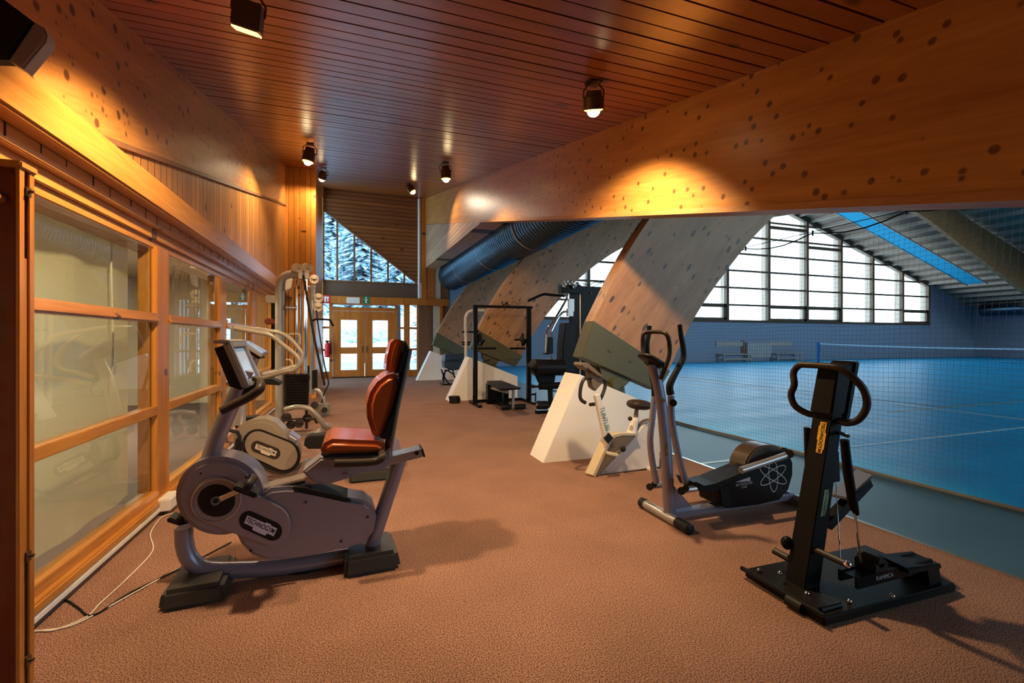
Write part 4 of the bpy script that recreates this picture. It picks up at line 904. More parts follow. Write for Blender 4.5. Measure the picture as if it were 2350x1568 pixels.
b = MB(); b.prism(P.many([(716, 650), (716, 636), (723, 632), (726, 640), (722, 655)], .02), (0, .06, 0), .005); b.box(P(711, 712, 0), P(720, 692, 0)+V((0, .08, 0))); b.build('pulley_bracket', M['beigetube'], t)
MB().tube([P(718, 738, -.1), P(724, 733, -.1), P(754, 734, -.1), P(759, 738, -.1), P(765, 749, -.1)], .016, 8, k=3).build('pull_down_bar', M['black'], t)
MB().tube([P(726, 712, -.06), P(730, 745, -.08), P(738, 795, -.1), P(745, 840, -.12), P(753, 872, -.12), P(753, 885, -.12), P(745, 900, -.12), P(738, 925, -.12)], .011, 8, k=4).build('lifting_cable', M['rubber'], t)
MB().tube([P(716, 893, 0), P(730, 896, -.05), P(740, 908, -.1), P(744, 925, -.1)], .03, 10, k=4).build('foot_guard', M['silver'], t)
b = MB(); b.box(V((P(716, 938).x, 8.2, 0)), P(757, 926, 0)+V((0, .12, 0)), .02); b.build('base_tube', M['beigetube'], t)
MB().tube([P(745, 941, -.2)*1, P(745, 941, .25)*1], .045, 12).build('foot_roller', M['rubber'], t)
MB().tube([P(722, 930, -.1), P(722, 930, .1)], .06, 12).build('low_pulley', M['grip'], t)
# ================================================================ white pipe frame, leg machine, rack, bench, plates, black multi-gym
P = Pl(0, 10.6, 0)
t = thing('pipe_stand', 'white tubular stand with black pegs between the farthest footing and the weight rack', 'stand', (2.75, 10.8, 0))
for off in (0, .5):
    MB().tube([P(1069, 908, off), P(1069, 800, off), P(1068, 740, off), P(1071, 722, off), P(1082, 714, off), P(1112, 713, off)], .035, 12, k=4).build('bent_pipe', M['whitepl'], t)
for v_ in (762, 786, 791): MB().tube([P(1060, v_, .0), P(1086, v_, .0)], .022, 8).build('peg', M['rubber'], t)
MB().box(P(1066, 906, -.1), P(1108, 900, -.1)+V((0, .8, 0))).build('base', M['rubber'], t)
P = Pl(0, 12.6, 0)
t = thing('leg_press', 'navy padded leg machine with black tubes by the farthest white footing', 'leg machine', (2.7, 12.7, 0))
MB().prism(P.many([(1021, 829), (1023, 814), (1066, 812), (1066, 827)], 0), (0, .5, 0), .03, 3).build('back_pad', M['navy'], t)
MB().prism(P.many([(1020, 829), (1066, 829), (1066, 846), (1040, 851), (1022, 845)], 0), (0, .5, 0), .03, 3).build('seat_pad', M['navy'], t)
for q in ([(1013, 848), (1018, 862), (1030, 880), (1040, 880), (1044, 866), (1030, 852), (1020, 850)], [(1016, 872), (1020, 855), (1036, 848), (1042, 860)], [(1022, 848), (1019, 868), (1017, 880)]):
    MB().tube(P.many(q, .05), .02, 8, k=4).build('frame_tube', M['black'], t)
MB().tube([P(1034, 864, -.1), P(1034, 864, .3)], .08, 14).build('roller', M['silver'], t)
MB().box(P(1016, 884, 0), P(1062, 880, 0)+V((0, .5, 0))).build('base', M['black'], t)
# rack
P = Pl(2.26, 8.62, 0)
t = thing('weight_rack', 'black square-tube weight rack standing before the middle timber arch', 'weight rack', (2.8, 8.62, 0))
for uu, v1, v0 in ((1090.5, 930, 702), (1213.5, 925, 705)):
    for off in (-.04, .06): 
        p = P(uu, v1, off); q = P(uu, v0, off); p.z = .03; q.x = p.x; MB().bar(p, q, .085, .07, up=(0, 1, 0), bev=.004).build('upright', M['black'], t)
    x = P(uu, 900).x
    MB().box((x-.04, 8.25, 0), (x+.04, 9.0, .05), .005).build('foot', M['black'], t)
    MB().cyl((x+(-.08 if uu < 1100 else .08), 8.45, .04), (x+(-.08 if uu < 1100 else .08), 8.45, .22), .013).build('peg', M['black'], t)
a, c = P(1085, 703), P(1221, 706); MB().bar(a, c, .06, .05).build('top_bar', M['black'], t)
b = MB()
for k in range(26): 
    o = P(1150+random.uniform(0, 40), 702+random.uniform(-3, 3), -.02); b.tube([o, o+V((random.uniform(-.1, .1), random.uniform(-.05, .05), random.uniform(-.08, .08)))], .004, 4)
for k in range(10):
    o = P(1158, 698, -.02)+V((random.uniform(-.06, .06), 0, random.uniform(-.03, .04))); b.ell(o, .015, .015, .015, nu=6, nv=4)
o = b.build('cord_bundle', M['rubber'], t)
for (a0, c0) in ((1098, 1138), (1171, 1205)): MB().tube([P(a0, 800, -.05), P(c0, 800, -.05)], .022, 8).build('safety_bar', M['black'], t)
MB().tube([P(1181, 780, .05), P(1213, 780, .05)], .018, 8).build('plate_peg', M['black'], t)
MB().tube([P(1075, 762, .05), P(1098, 762, .05)], .018, 8).build('plate_peg', M['black'], t)
MB().bar((P(1090, 900).x, 8.98, .03), (P(1213, 900).x, 8.98, .03), .05, .05).build('rear_bar', M['black'], t)
def disc(o, ax, r, w, lab, m=M['rubber'], grp='black weight plates'):
    ax = V(ax).normalized(); t = thing('weight_plate', lab, 'weight plate', o, grp)
    d = MB(); d.tube([V(o)-ax*w/2, V(o)-ax*w/2, V(o)-ax*w*.3, V(o)+ax*w*.3, V(o)+ax*w/2, V(o)+ax*w/2], [r*.72, r, r*.98, r*.98, r, r*.72], 28, caps=False)
    d.tube([V(o)-ax*w*.25, V(o)+ax*w*.25], [r*.75, r*.75], 28); d.build('disc', m, t)
    MB().tube([V(o)-ax*w*.55, V(o)+ax*w*.55], [r*.22, r*.22], 14).build('hub', M['bronze'], t); return t
disc(P(1199.5, 780, .05), (1, -.25, 0), .135, .04, 'black weight plate hung inside the right upright of the rack')
disc(P(1102, 780, .05), (1, 0, 0), .135, .045, 'black weight plate hung inside the left upright of the rack')
g = ground(1043, 925)
for k in range(4): disc((g.x+random.uniform(-.01, .01), g.y, .018+k*.034), (random.uniform(-.06, .06), 0, 1), .115-.006*(k == 0), .03, ['black weight plate lowest in the little floor stack by the middle white footing', 'second black weight plate from the bottom of the little floor stack', 'third black weight plate from the bottom of the little floor stack', 'black weight plate on top of the little floor stack by the white footing'][k], grp='weight plates stacked on the carpet')
# bench
t = thing('weight_bench', 'low black padded weight bench with ankle rollers in front of the rack', 'bench', (2.75, 8.1, 0))
b = MB(); b.hexa([ground(1116, 881, .42), ground(1150, 880, .42), ground(1196, 894, .42), ground(1148, 898, .42), ground(1116, 874, .47), ground(1152, 873, .47), ground(1197, 890, .47), ground(1146, 893, .47)], .015, 3); b.build('pad', M['pad'], t)
b = MB(); b.bar(ground(1121, 888, .33), ground(1165, 900, .33), .06, .05); b.build('pad_frame', M['silver'], t)
P = Pl(0, 8.0, 0)
x = P(1160, 900).x
MB().bar((x, 8.0, .02), (x, 8.0, .40), .10, .08, up=(0, 1, 0)).build('front_leg', M['black'], t)
MB().box((2.52, 8.65, 0), (2.95, 8.80, .40)).build('rear_leg', M['black'], t)
MB().bar((x, 8.0, .05), (2.7, 8.7, .05), .07, .06).build('base_rail', M['black'], t)
MB().bar(P(1178, 893, -.15), P(1177, 938, -.15), .045, .03, up=(0, 1, 0)).build('lever', M['alu'], t)
for (a, c) in ((1151, 1172), (1181, 1205)): MB().tube([P(a, 935, -.15), P(a+2, 935, -.15), P(c-2, 933, -.15), P(c, 933, -.15)], [.045, .055, .055, .045], 16).build('ankle_roller', M['pad'], t)
MB().tube([P(1148, 935, -.15), P(1207, 933, -.15)], .015, 8).build('roller_axle', M['chrome'], t)
# black multi-gym
P = Pl(0, 7.2, 0)
t = thing('multi_gym', 'tall black multi-gym with chrome press arms beside the nearest timber arch', 'multi-gym', (3.75, 7.4, 0))
MB().box(P(1334, 915, .1), P(1392, 659, .1)+V((0, .5, 0)), .01).build('weight_shroud', M['black'], t)
MB().box(P(1317, 940, .0), P(1327, 662, .0)+V((0, .08, 0)), .004).build('upright', M['black'], t)
MB().tube([P(1331, 940, .02), P(1331, 666, .02)], .02, 8).build('guide_rod', M['alu'], t)
for q in ((1357, 672), (1316, 768), (1308, 825)): MB().cyl(P(q[0], q[1], .09), P(q[0], q[1], .07), .018, seg=8).build('bolt', M['alu'], t)
b = MB(); b.prism(P.many([(1297, 745), (1301, 741), (1322, 742), (1322, 857), (1290, 857), (1292, 790)], -.12), (0, .26, 0), .02, 3); b.build('backrest', M['pad'], t)
b = MB(); b.box(P(1289, 672, -.06), P(1336, 655, -.06)+V((0, .16, 0)), .01); b.build('top_head', M['black'], t)
for c_, o_ in (((1300, 648), -.08), ((1310, 650), -.08), ((1295, 655), -.1), ((1325, 652), 0), ((1318, 657), -.1)): pulley(P, c_, o_, .04, t, M['silver'])
MB().tube([P(1212, 691, -.2), P(1246, 676, -.2), P(1262, 677, -.2), P(1293, 679, -.2)], .022, 8, k=3).build('pull_down_bar', M['black'], t)
MB().tube([P(1293, 679, -.2), P(1302, 676, -.15)], .03, 8).build('bar_grip', M['silver'], t)
MB().tube([P(1301, 676, -.08), P(1298, 690, -.12), P(1272, 735, -.2), P(1256, 758, -.22), P(1254, 785, -.22), P(1252, 812, -.22)], .02, 10, k=4).build('press_arm', M['chrome'], t)
MB().tube([P(1308, 716, .1), P(1294, 716, .05), P(1284, 726, .0), P(1268, 755, -.02), P(1263, 775, -.02)], .02, 10, k=4).build('press_arm', M['chrome'], t)
MB().box(P(1257, 813, -.1), P(1270, 774, -.1)+V((0, .09, 0)), .012).build('arm_pad', M['pad'], t)
MB().box(P(1250, 814, -.26), P(1260, 810, -.26)+V((0, .09, 0)), .004).build('arm_stop', M['black'], t)
MB().tube([P(1264, 817, -.02), P(1268, 828, 0), P(1292, 848, .03)], .014, 8).build('arm_link', M['chrome'], t)
b = MB(); b.tube([P(1223, 846, -.1), P(1225, 843, -.1), P(1290, 843, -.1)], [.12, .17, .17], 18, flat=((0, 0, 1), .85)); b.build('seat_pad', M['pad'], t)
b = MB(); b.box(P(1306, 686, -.02), P(1318, 715, -.02)+V((0, .06, 0))); b.box(P(1304, 708, -.03), P(1316, 726, -.03)+V((0, .08, 0))); b.build('slider', M['silver'], t)
b = MB(); b.prism(P.many([(1232, 862), (1275, 862), (1272, 880), (1240, 880)], -.02), (0, .1, 0)); b.tube([P(1238, 887, -.1), P(1285, 884, -.1)], .06, 10); b.bar(P(1262, 880, 0), P(1264, 935, 0), .07, .06, up=(0, 1, 0)); b.build('seat_frame', M['black'], t)
MB().tube([P(1232, 930, -.15), P(1234, 930, -.15), P(1255, 930, -.15), P(1257, 930, -.15)], [.055, .075, .075, .06], 16).build('ankle_roller', M['pad'], t)
MB().cyl(P(1230, 930, -.15), P(1233, 930, -.15), .03).build('roller_cap', M['alu'], t)
MB().tube([P(1212, 889, -.1), P(1240, 887, -.1)], .018, 8).build('side_peg', M['black'], t)
MB().tube([P(1215, 906, .1), P(1229, 905, .1)], .018, 8).build('side_peg', M['black'], t)
MB().box((3.0, 7.25, 0), (4.3, 7.35, .06)).build('base_rail', M['black'], t)
b = MB(); b.tube([P(1330+k*6, 655-3*math.sin(k*1.3)-k*.8, .2) for k in range(11)], .006, 6, k=3); b.build('top_cable', M['rubber'], t)
# ================================================================ upright bike by the footing
P = Pl(0, 3.85, -2)
t = thing('upright_bike', 'beige and white upright exercise bike leaning its wedge frame beside the nearest white footing', 'exercise bike', (2.45, 3.9, 0))
f = [(1347, 1084), (1398, 1010), (1412, 1003), (1460, 1000), (1462, 997), (1376, 1088), (1362, 1092)]
MB().prism(P.many([(1361, 1091), (1397, 1012), (1408, 1000), (1425, 997), (1462, 996), (1374, 1090)], -.01), (0, .05, 0), .004).build('side_panel', M['bikegrey'], t)
fb = MB(); 
A = [P(1361, 1091, -.014), P(1397, 1012, -.014), P(1407, 999, -.014), P(1424, 995, -.014), P(1463, 995, -.014)]
Bk = [p+V((-.035, .09, 0)) for p in A]
for i in range(4):
    d = V((.022, 0, -.022)); fb.hexa([A[i]+d, A[i+1]+d, Bk[i+1]+d, Bk[i]+d, A[i], A[i+1], Bk[i+1], Bk[i]])
fr = fb.build('wedge_frame', M['bikebeige'], t)
hull = [(1374, 1091), (1400, 1060), (1440, 1020), (1465, 990), (1478, 972), (1495, 964), (1510, 966), (1516, 975), (1515, 1072), (1495, 1076)]
hu = MB().prism(P.many(hull, .035), (0, .10, 0), .012, 3).build('flywheel_hull', M['bikewhite'], t)
MB().cyl(P(1389, 1083, .034), P(1389, 1083, .03), .006, seg=8).build('screw', M['rubber'], hu)

MB().box((2.74, 3.72, 0), (2.82, 4.16, .03), .006).build('rear_foot', M['bikewhite'], t)
st = MB().bar(P(1391, 1008, .0), P(1369, 905, .0), .055, .05, up=(0, 1, 0), bev=.006)
st = st.build('handlebar_stem', M['bikewhite'], t)
MB().bar(P(1390, 1012, -.03)*1, P(1402, 1000, -.03), .07, .02, up=(0, 1, 0)).build('stem_gasket', M['rubber'], st)
o = P(1388, 962, -.034); text('lettering', 'TUNTURI', o, P(1383, 946, -.034)*-1+P(1392, 980, -.034), P(1395, 960, -.034)-o, .065, M['teal'], st, ext=.0005, sx=.85)
MB().prism(P.many([(1333, 838), (1336, 832), (1350, 833), (1383, 862), (1382, 868), (1370, 862), (1348, 846), (1346, 850)], -.03), (0, .16, 0), .008, 3).build('console', M['bikegrey'], t)
MB().prism(P.many([(1348, 846), (1382, 868), (1384, 880), (1374, 890), (1368, 898), (1358, 890), (1352, 862)], .0), (0, .08, 0), .01, 3).build('console_neck', M['bikegrey'], t)
MB().tube([P(1360, 868, .03), P(1352, 868, .0), P(1341, 870, -.02), P(1334, 884, -.03), P(1331, 905, -.03), P(1334, 918, -.03), P(1344, 925, -.03)], .017, 10, k=5).build('handlebar', M['grip'], t)
MB().tube([P(1368, 875, .03), P(1380, 872, .1), P(1388, 876, .12), P(1388, 890, .12), P(1380, 912, .1), P(1370, 926, .08), P(1354, 929, .04)], .017, 10, k=5).build('handlebar', M['grip'], t)
sp = MB().tube([P(1449, 998, .06), P(1452, 985, .06), P(1458, 965, .06), P(1459, 958, .06)], [.055, .045, .035, .03], 14, k=3).build('seat_post', M['bikewhite'], t)
MB().tube([P(1459, 958, .06), P(1461, 940, .06)], [.024, .018], 12).build('seat_stem', M['bikegrey'], sp)
MB().ell(P(1446, 961, .0), .022, .022, .022, nu=12, nv=8).build('height_knob', M['grip'], sp)
sd = MB(); m3 = Matrix.Rotation(R(6), 3, 'Y'); sd.ell(P(1467, 929, .08), .125, .11, .05, m3, p=.85); sd.build('saddle', M['grip'], t, ang=80)
MB().tube([P(1460, 985, .08), P(1470, 972, .05), P(1478, 965, .03), P(1492, 962, .0)], .010, 8, k=4).build('lever', M['bikegrey'], t)
cr = MB().tube([P(1427, 1034, -.01), P(1405, 1043, -.04)], .012, 8).build('crank_arm', M['bikegrey'], t)
MB().ell(P(1430, 1031, -.03), .028, .02, .028, nu=12, nv=8).build('crank_hub', M['rubber'], t)
MB().hexa([P(1392, 1038, -.05), P(1420, 1045, -.05), P(1418, 1050, -.12), P(1392, 1044, -.12), P(1392, 1035, -.05), P(1420, 1041, -.05), P(1418, 1046, -.12), P(1392, 1040, -.12)], .004).build('pedal', M['bikebeige'], cr)
# ================================================================ elliptical
P = Pl(0, 2.68, 0)
t = thing('elliptical_trainer', 'lilac-silver elliptical trainer with black flywheel case marked by an atom symbol', 'elliptical trainer', (2.6, 2.68, 0))
x0 = 2.105
ft = MB().tube([(x0, 2.56, .036), (x0, 2.93, .036)], .034, 16).build('front_foot_tube', M['silver'], t)
MB().tube([(x0, 2.44, .037), (x0, 2.445, .037), (x0, 2.565, .037)], [.03, .038, .038], 16).build('end_cap', M['rubber'], ft)
MB().tube([(x0, 2.925, .037), (x0, 2.975, .037), (x0, 2.98, .037)], [.038, .038, .03], 16).build('end_cap', M['rubber'], ft)
MB().tube([P(1538, 1185), P(1533, 1120), P(1529, 1040), P(1524, 980), (P(1517, 920)), P(1507, 870), P(1496, 834)], [.048, .045, .043, .042, .040, .040, .045], 16, k=4, flat=((0, 1, 0), .75)).build('column', M['lilac'], t)
MB().prism(P.many([(1541, 1110), (1548, 1117), (1594, 1170), (1594, 1178), (1541, 1180)], -.012), (0, .024, 0)).build('gusset', M['lilac'], t)
MB().bar((x0, 2.68, .05), (3.3, 2.68, .05), .07, .05, bev=.006).build('base_rail', M['lilac'], t)
rf_ = MB().tube([(3.3, 2.45, .035), (3.3, 2.92, .035)], .032, 14).build('rear_foot_tube', M['silver'], t)
MB().prism(P.many([(1790, 1150), (1812, 1130), (1825, 1132), (1822, 1150)], -.03), (0, .08, 0), .006).build('rear_bracket', M['lilac'], t)
# flywheel case
Pf = Pl(0, 2.58, 0)
case = [(1655, 1118), (1655, 1158), (1668, 1168), (1740, 1160), (1790, 1148), (1810, 1125), (1820, 1090), (1820, 1062), (1812, 1043), (1797, 1034), (1750, 1050), (1700, 1082)]
fc = MB().prism(Pf.many(case, 0), (0, .05, 0), .008, 3).build('flywheel_case', M['black'], t)
MB().prism(Pf.many([(1657, 1120), (1668, 1168), (1790, 1148), (1815, 1110), (1815, 1060), (1795, 1045), (1700, 1085)], .04), (0, .16, 0), .01).build('inner_case', M['black'], fc)
MB().prism(Pf.many([(1766+54*math.cos(R(a)), 1078+56*math.sin(R(a))) for a in range(0, 360, 6)], .03), (0, .17, 0), .012, 3).build('drum', mat('drum_brown_highlight', (.055, .038, .026), .32), fc)  # brown highlight of the drum painted as its base colour
MB().prism(Pf.many([(1651, 1120), (1672, 1112), (1680, 1168), (1655, 1162)], -.008), (0, .22, 0), .006).build('case_front', M['blackmatt'], fc)
# atom
c = (1774.5, 1091); o = Pf(c[0], c[1], -.003)
ex_, ey_ = Pf(c[0]+1, c[1], -.003)-o, Pf(c[0], c[1]-1, -.003)-o
b = MB()
for a in (3, 63, -57):
    pts = []
    for k in range(48):
        th = 2*math.pi*k/48; px, py = 11.5*math.cos(th), 38*math.sin(th); ca, sa = math.cos(R(a)), math.sin(R(a))
        pts.append(o+ex_*(px*ca-py*sa)*.88+ey_*(px*sa+py*ca))
    b.tube(pts, .0042, 6, closed=True, flat=((0, 1, 0), .4))
b.build('atom_symbol', M['print'], fc)
b = MB(); b.prism(Pf.many([(1688, 1107), (1721, 1095), (1722, 1104), (1706, 1106)], -.001), (0, -.001, 0)); b.build('wing_mark', M['print'], fc)
for s_, v_, sz in (('SKYWALKER', 1111, .028), ('CARE', 1118, .022)):
    oo = Pf(1708, v_, -.002); text('lettering', s_, oo, Pf(1720, v_-2.2, -.002)-oo, Pf(1708, v_-8, -.002)-oo, sz, M['print'], fc, ext=.0004)
# footplates and rods
def step(off, du, dv):
    f = lambda pts, o_: P.many([(p[0]+du, p[1]+dv) for p in pts], o_)
    s = MB().prism(f([(1593, 1108), (1600, 1107), (1618, 1116), (1649, 1109), (1690, 1092), (1729, 1075), (1730, 1084), (1662, 1117), (1642, 1130), (1602, 1127)], off), (0, .15, 0), .005, 2).build('footplate', M['blackmatt'], t)
    b = MB()
    for k in range(16):
        fx, fy = 1650+k*4.8+du, 1107.6-k*2.05+dv; b.bar(P(fx, fy, off+.012), P(fx, fy, off+.138), .011, .012)
    b.build('tread_ribs', mat('brown_ribs', (.16, .10, .05), .5), s)
    MB().tube(f([(1700, 1080), (1814, 1042)], off+.0), .024, 12).build('rear_rod', M['silver'], t)
    MB().cyl(P(1812+du, 1042+dv, off-.03), P(1812+du, 1042+dv, off+.04), .03, seg=14).build('rod_end', M['rubber'], t)
step(-.19, 0, 0); step(.10, -12, -6)
for off, px, low in ((-.17, [(1540, 908), (1541, 960), (1549, 1010), (1560, 1060), (1574, 1108)], (1578, 1127)), (.17, [(1502, 910), (1497, 960), (1492, 1010), (1497, 1060), (1506, 1108)], (1505, 1118))):
    k = -.05 if off < 0 else .05
    MB().tube(P.many(px, off*.75), .023, 12, k=4, flat=((1, 0, 0), 1.0)).build('swing_arm', M['lilac'], t)
    MB().tube([P(low[0]-10, low[1]-2, off-.05*0), P(low[0]+18, low[1]-6, off)], .022, 10).build('lower_link', M['silver'], t)
    b = MB(); b.cyl(P(low[0]-14, low[1], off-.03), P(low[0]-14, low[1], off+.04), .026, seg=12); b.cyl(P(low[0]-4, low[1]-6, off-.04), P(low[0]-4, low[1]-6, off+.05), .022, seg=12); b.build('link_joint', M['rubber'], t)
MB().tube([P(1521, 920, -.17), P(1521, 920, .18)], .016, 10).build('pivot_shaft', M['alu'], t)
MB().cyl(P(1545, 925, -.13), P(1545, 925, -.16), .024).build('pivot_cap', M['rubber'], t)
MB().tube([P(1539, 905, -.13), P(1537, 885, -.13), P(1551, 855, -.13), P(1567, 825, -.13), P(1568, 800, -.13), P(1563, 770, -.13), P(1560, 745, -.13)], [.026, .024, .021, .020, .019, .017, .016], 12, k=4).build('moving_handle', M['rubber'], t)
MB().tube([P(1502, 915, .13), P(1500, 880, .13), P(1488, 830, .13), P(1485, 790, .13), P(1489, 765, .13), P(1490, 748, .13)], [.022, .02, .018, .018, .018, .018], 12, k=4).build('moving_handle', M['rubber'], t)
fh = MB().tube([P(1516, 870, -.05), P(1526, 845, -.08), P(1535, 820, -.09), P(1537, 800, -.09), P(1534, 777, -.09), P(1526, 765, -.07), P(1510, 762, 0), P(1484, 763, .09), P(1476, 770, .10), P(1475, 800, .10), P(1478, 822, .07), P(1484, 832, .04)], .015, 12, k=4).build('fixed_handle', M['grip'], t)
m3 = Matrix.Rotation(R(28), 3, 'Y'); MB().ell(P(1496, 828, 0), .10, .085, .024, m3, p=.7).build('console', M['rubber'], t, ang=60)
MB().box(P(1527, 1045, -.05), P(1532, 1018, -.05)+V((0, .004, 0))).build('decal', M['grip'], t)
o = P(1529.5, 1031, -.052); text('lettering', 'CARE', o, V((0, 0, -1)), V((1, 0, 0)), .03, M['yellow'], t, ext=.0004)
# ================================================================ black climber
P = Pl(0, 1.70, 0)
t = thing('climber', 'matt black climbing step machine with yellow badge on its leaning column', 'step machine', (2.45, 1.70, 0))
MB().hexa([(2.0, 1.46, 0), (2.92, 1.44, 0), (2.95, 1.90, 0), (2.02, 1.92, 0), (2.0, 1.46, .045), (2.92, 1.44, .045), (2.95, 1.90, .045), (2.02, 1.92, .045)], .008, 3).build('base_plate', M['blackmatt'], t)
def cpt(s_, y, dx=0): return V((2.125+(2.355-2.125)*s_+dx, y, .03+s_*1.02))
b = MB(); b.hexa([cpt(0, 1.655), cpt(0, 1.655, .11), cpt(0, 1.765, .11), cpt(0, 1.765), cpt(1, 1.655), cpt(1, 1.655, .08), cpt(1, 1.755, .08), cpt(1, 1.755)], .004, 2)
co = b.build('column', M['blackmatt'], t)
b = MB(); b.hexa([cpt(.86, 1.645, -.02), cpt(.86, 1.645, .08), cpt(.86, 1.765, .08), cpt(.86, 1.765, -.02), cpt(1.10, 1.648, -.02), cpt(1.12, 1.648, .09), cpt(1.12, 1.76, .09), cpt(1.10, 1.76, -.02)], .008, 2)
hd = b.build('console_box', M['blackmatt'], t)
MB().hexa([cpt(.83, 1.64, .08), cpt(.83, 1.64, .12), cpt(.83, 1.78, .12), cpt(.83, 1.78, .08), cpt(1.13, 1.64, .09), cpt(1.13, 1.64, .13), cpt(1.13, 1.775, .13), cpt(1.13, 1.775, .09)], .008, 2).build('console', M['black'], t)
# handle loop
Q = Pl(0, 1.70, 0)
def hp(y, z, dx=0):
    y = 1.705+(y-1.70)*.68; z = z-.012
    return V((2.125+.23*(z-.03)/1.02+dx, y, z))
MB().tube([hp(1.77, .90, .05), hp(1.84, .905, .02), hp(1.91, .94, -.02), hp(1.94, 1.0, -.04), hp(1.915, 1.06, -.05), hp(1.94, 1.12, -.05), hp(1.90, 1.165, -.05), hp(1.82, 1.17, -.045), hp(1.70, 1.17, -.045), hp(1.60, 1.165, -.045), hp(1.52, 1.13, -.02), hp(1.46, 1.06, .03), hp(1.45, .98, .06), hp(1.49, .91, .06), hp(1.56, .885, .05), hp(1.62, .89, .05)], .0175, 12, k=5).build('handle_loop', M['grip'], t)
# badges on the leaning face
fn = (cpt(1, 1.7)-cpt(0, 1.7)).normalized(); nn_ = V((-fn.z, 0, fn.x))
def badge(s0, s1, y0, y1, m, s, ink, nm, sd=0, sz=.03):
    a, b_ = cpt(s0, y0)+nn_*.001, cpt(s1, y1)+nn_*.001
    w = (y0-y1); pts = []
    for (p, q) in ((0, .12), (.12, .12), (.14, 0), (.42, 0), (.44, -.0), (.58, 0), (.60, .12), (1, .12), (1, .88), (.88, .88), (.86, 1), (.35, 1), (.33, .88), (0, .88)):
        pts.append(cpt(s0+(s1-s0)*p, y0-w*q)+nn_*.0015)
    o = MB().prism(pts, nn_*.0015).build(nm, m, t)
    c_ = cpt((s0+s1)/2, (y0+y1)/2)+nn_*.0036
    text('lettering', s, c_, -fn, V((0, -1, 0)), sz, ink, o, ext=.0004, sx=1.0, font_bold=.012)
badge(.82, .665, 1.712, 1.668, M['yellow'], 'TECHNOGYM', M['rubber'], 'badge', sz=.025)
# second, pale badge on the side face
def spt(s_, dx): return V((2.125+.23*s_+dx, 1.6545, .03+s_*1.02))
o = MB().prism([spt(.36, .03), spt(.49, .03), spt(.49, .06), spt(.46, .065), spt(.39, .065), spt(.36, .06)], (0, -.002, 0)).build('side_badge', M['greendecal'], t)
text('lettering', 'TECHNOGYM', spt(.425, .047)+V((0, -.0045, 0)), -fn, V((1, 0, 0)), .024, M['rubber'], o, ext=.0004)
# cylinders, steps, cables
def wpt(u, v, y): return cast(u, v, (0, y, 0), V((0, 1, 0)))
sh = MB().tube([wpt(1938, 1010, 1.54), wpt(1946, 1085, 1.54), wpt(1959, 1165, 1.54), wpt(1966, 1180, 1.54)], [.019, .021, .021, .012], 14).build('gas_cylinder', M['black'], t)
MB().tube([wpt(1961, 1175, 1.54), wpt(1975, 1290, 1.54)], .006, 8).build('piston_rod', M['chrome'], sh)
MB().tube([wpt(1925, 993, 1.66), wpt(1945, 1001, 1.52)], .010, 8).build('cylinder_axle', M['chrome'], t)
MB().tube([wpt(1853, 980, 1.86), wpt(1856, 1060, 1.86), wpt(1862, 1180, 1.86)], [.019, .021, .018], 14).build('gas_cylinder', M['black'], t)
MB().tube([wpt(1852, 982, 1.87), wpt(1890, 985, 1.75)], .010, 8).build('cylinder_axle', M['chrome'], t)
MB().hexa([wpt(1900, 1110, 1.66), wpt(1928, 1105, 1.66), wpt(1928, 1105, 1.74), wpt(1900, 1110, 1.74), wpt(1915, 1035, 1.66), wpt(1925, 1035, 1.66), wpt(1925, 1035, 1.74), wpt(1915, 1035, 1.74)], .004).build('rear_cover', M['black'], t)
# raised step (far) and lowered step (near)
b = MB().hexa([wpt(1903, 1140, 1.86), wpt(1944, 1150, 1.72), wpt(2004, 1096, 1.72), wpt(1966, 1081, 1.88), wpt(1903, 1134, 1.86), wpt(1944, 1144, 1.72), wpt(2004, 1090, 1.72), wpt(1966, 1075, 1.88)], .005, 2).build('step', mat('brown_black_tread', (.05, .033, .02), .5), t)
MB().bar(wpt(1895, 1205, 1.80), wpt(1990, 1105, 1.80), .05, .05).build('step_arm', M['black'], t)
MB().hexa([(2.60, 1.47, .13), (2.86, 1.47, .115), (2.88, 1.62, .115), (2.62, 1.62, .13), (2.58, 1.47, .165), (2.86, 1.47, .14), (2.88, 1.62, .14), (2.60, 1.62, .165)], .006, 2).build('step', M['blackmatt'], t)
ar = MB().box((2.28, 1.50, .10), (2.84, 1.515, .155)); ar = ar.build('step_arm', M['black'], t)
MB().box((2.28, 1.58, .10), (2.84, 1.595, .155)).build('step_arm', M['black'], t)
MB().box((2.28, 1.515, .146), (2.84, 1.58, .150)).build('step_bridge', M['black'], t)
o_ = V((2.47, 1.499, .128)); text('lettering', 'RAMPICA', o_, V((1, 0, 0)), V((0, 0, 1)), .030, M['print'], ar, ext=.0005)
b = MB(); b.prism([(2.76, 1.47, .045), (2.86, 1.47, .045), (2.84, 1.47, .13), (2.74, 1.47, .13)], (0, .14, 0), .004); b.build('step_stop', M['blackmatt'], t)
b = MB(); b.box((2.40, 1.50, .15), (2.50, 1.60, .20), .006); b.cyl((2.45, 1.50, .20), (2.45, 1.60, .20), .025, seg=10); b.build('cylinder_foot', M['rubber'], t)
MB().tube([wpt(1918, 1110, 1.66), wpt(1929, 1290, 1.56)], .0022, 6).build('steel_cable', M['chrome'], t)
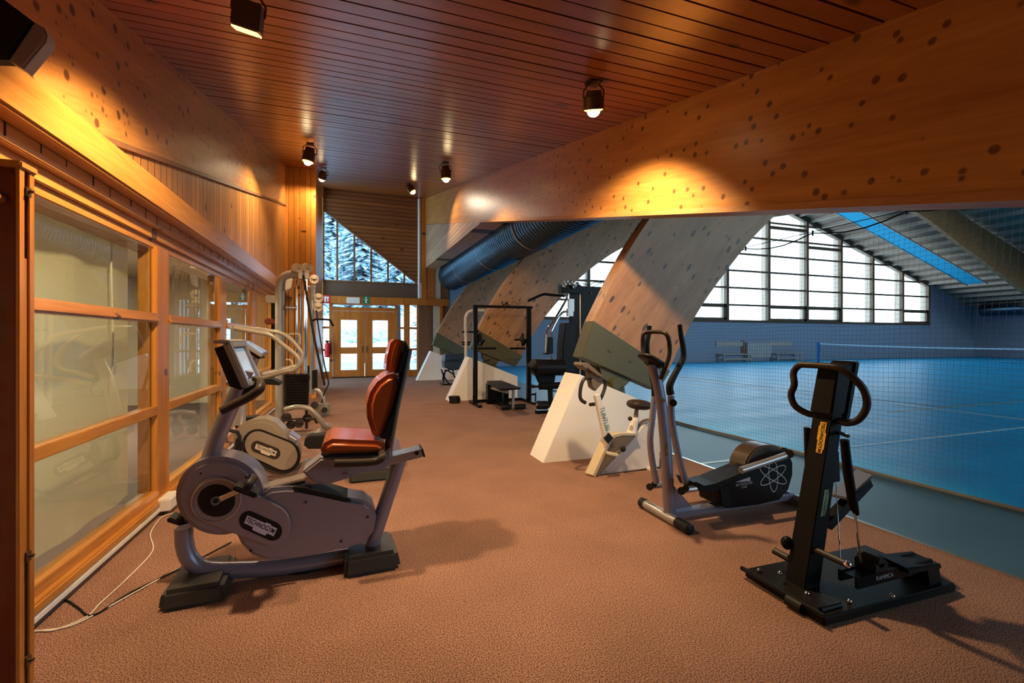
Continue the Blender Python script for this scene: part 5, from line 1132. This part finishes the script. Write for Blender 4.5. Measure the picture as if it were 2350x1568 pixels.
MB().tube([(2.20, 1.50, .235), (2.20, 1.66, .235)], .016, 10).build('foot_peg', M['grip'], t)
MB().ell((2.20, 1.495, .235), .018, .018, .018, nu=12, nv=8).build('peg_cap', M['chrome'], t)
MB().tube([wpt(1815, 1285, 1.77), wpt(1776, 1264, 1.86)], .018, 10).build('foot_peg', M['grip'], t)
MB().ell(wpt(1806, 1246, 1.78), .03, .03, .035, nu=14, nv=8).build('resistance_knob', M['black'], t)
MB().tube([(2.03, 1.50, .052), (2.16, 1.50, .052)], .012, 8).build('hinge_rod', M['black'], t)
for q in ((2.06, 1.86, .055), (2.10, 1.62, .05), (2.22, 1.50, .055), (2.45, 1.455, .06), (2.08, 1.75, .09)): MB().ell(q, .012, .012, .012, nu=10, nv=6).build('bolt', M['chrome'], t)
MB().tube([(2.00, 1.56, .03), (2.00, 1.64, .03)], .028, 12).build('transport_wheel', M['rubber'], t)
MB().tube([(2.0, 1.46, .05), (2.0, 1.92, .05)], .012, 8).build('front_tube', M['black'], t)
# ---------------------------------------------------------------- light
w = bpy.data.worlds.new('sky'); bpy.context.scene.world = w; w.use_nodes = True
w.node_tree.nodes['Background'].inputs[0].default_value = (0.55, 0.82, 1.0, 1); w.node_tree.nodes['Background'].inputs[1].default_value = E_SKY
cd = bpy.data.cameras.new('camera'); cam = bpy.data.objects.new('camera', cd); C.objects.link(cam)
cd.sensor_width = 36; cd.sensor_fit = 'HORIZONTAL'; cd.lens = 36*F/2350; cd.clip_start = .05; cd.clip_end = 300
cd.shift_y = (784-HY)/2350*-1
cam.location = (0, 0, H); cam.rotation_euler = (R(90), 0, -YAW)
sc = bpy.context.scene; sc.camera = cam
sc.view_settings.view_transform = 'Standard'; sc.view_settings.look = 'None'; sc.view_settings.exposure = EXPO; sc.view_settings.gamma = 1
sc.view_settings.use_curve_mapping = False
sc.cycles.max_bounces = 8; sc.cycles.transparent_max_bounces = 16; sc.cycles.sample_clamp_indirect = 4
try: sc.cycles.use_denoising = True
except Exception: pass
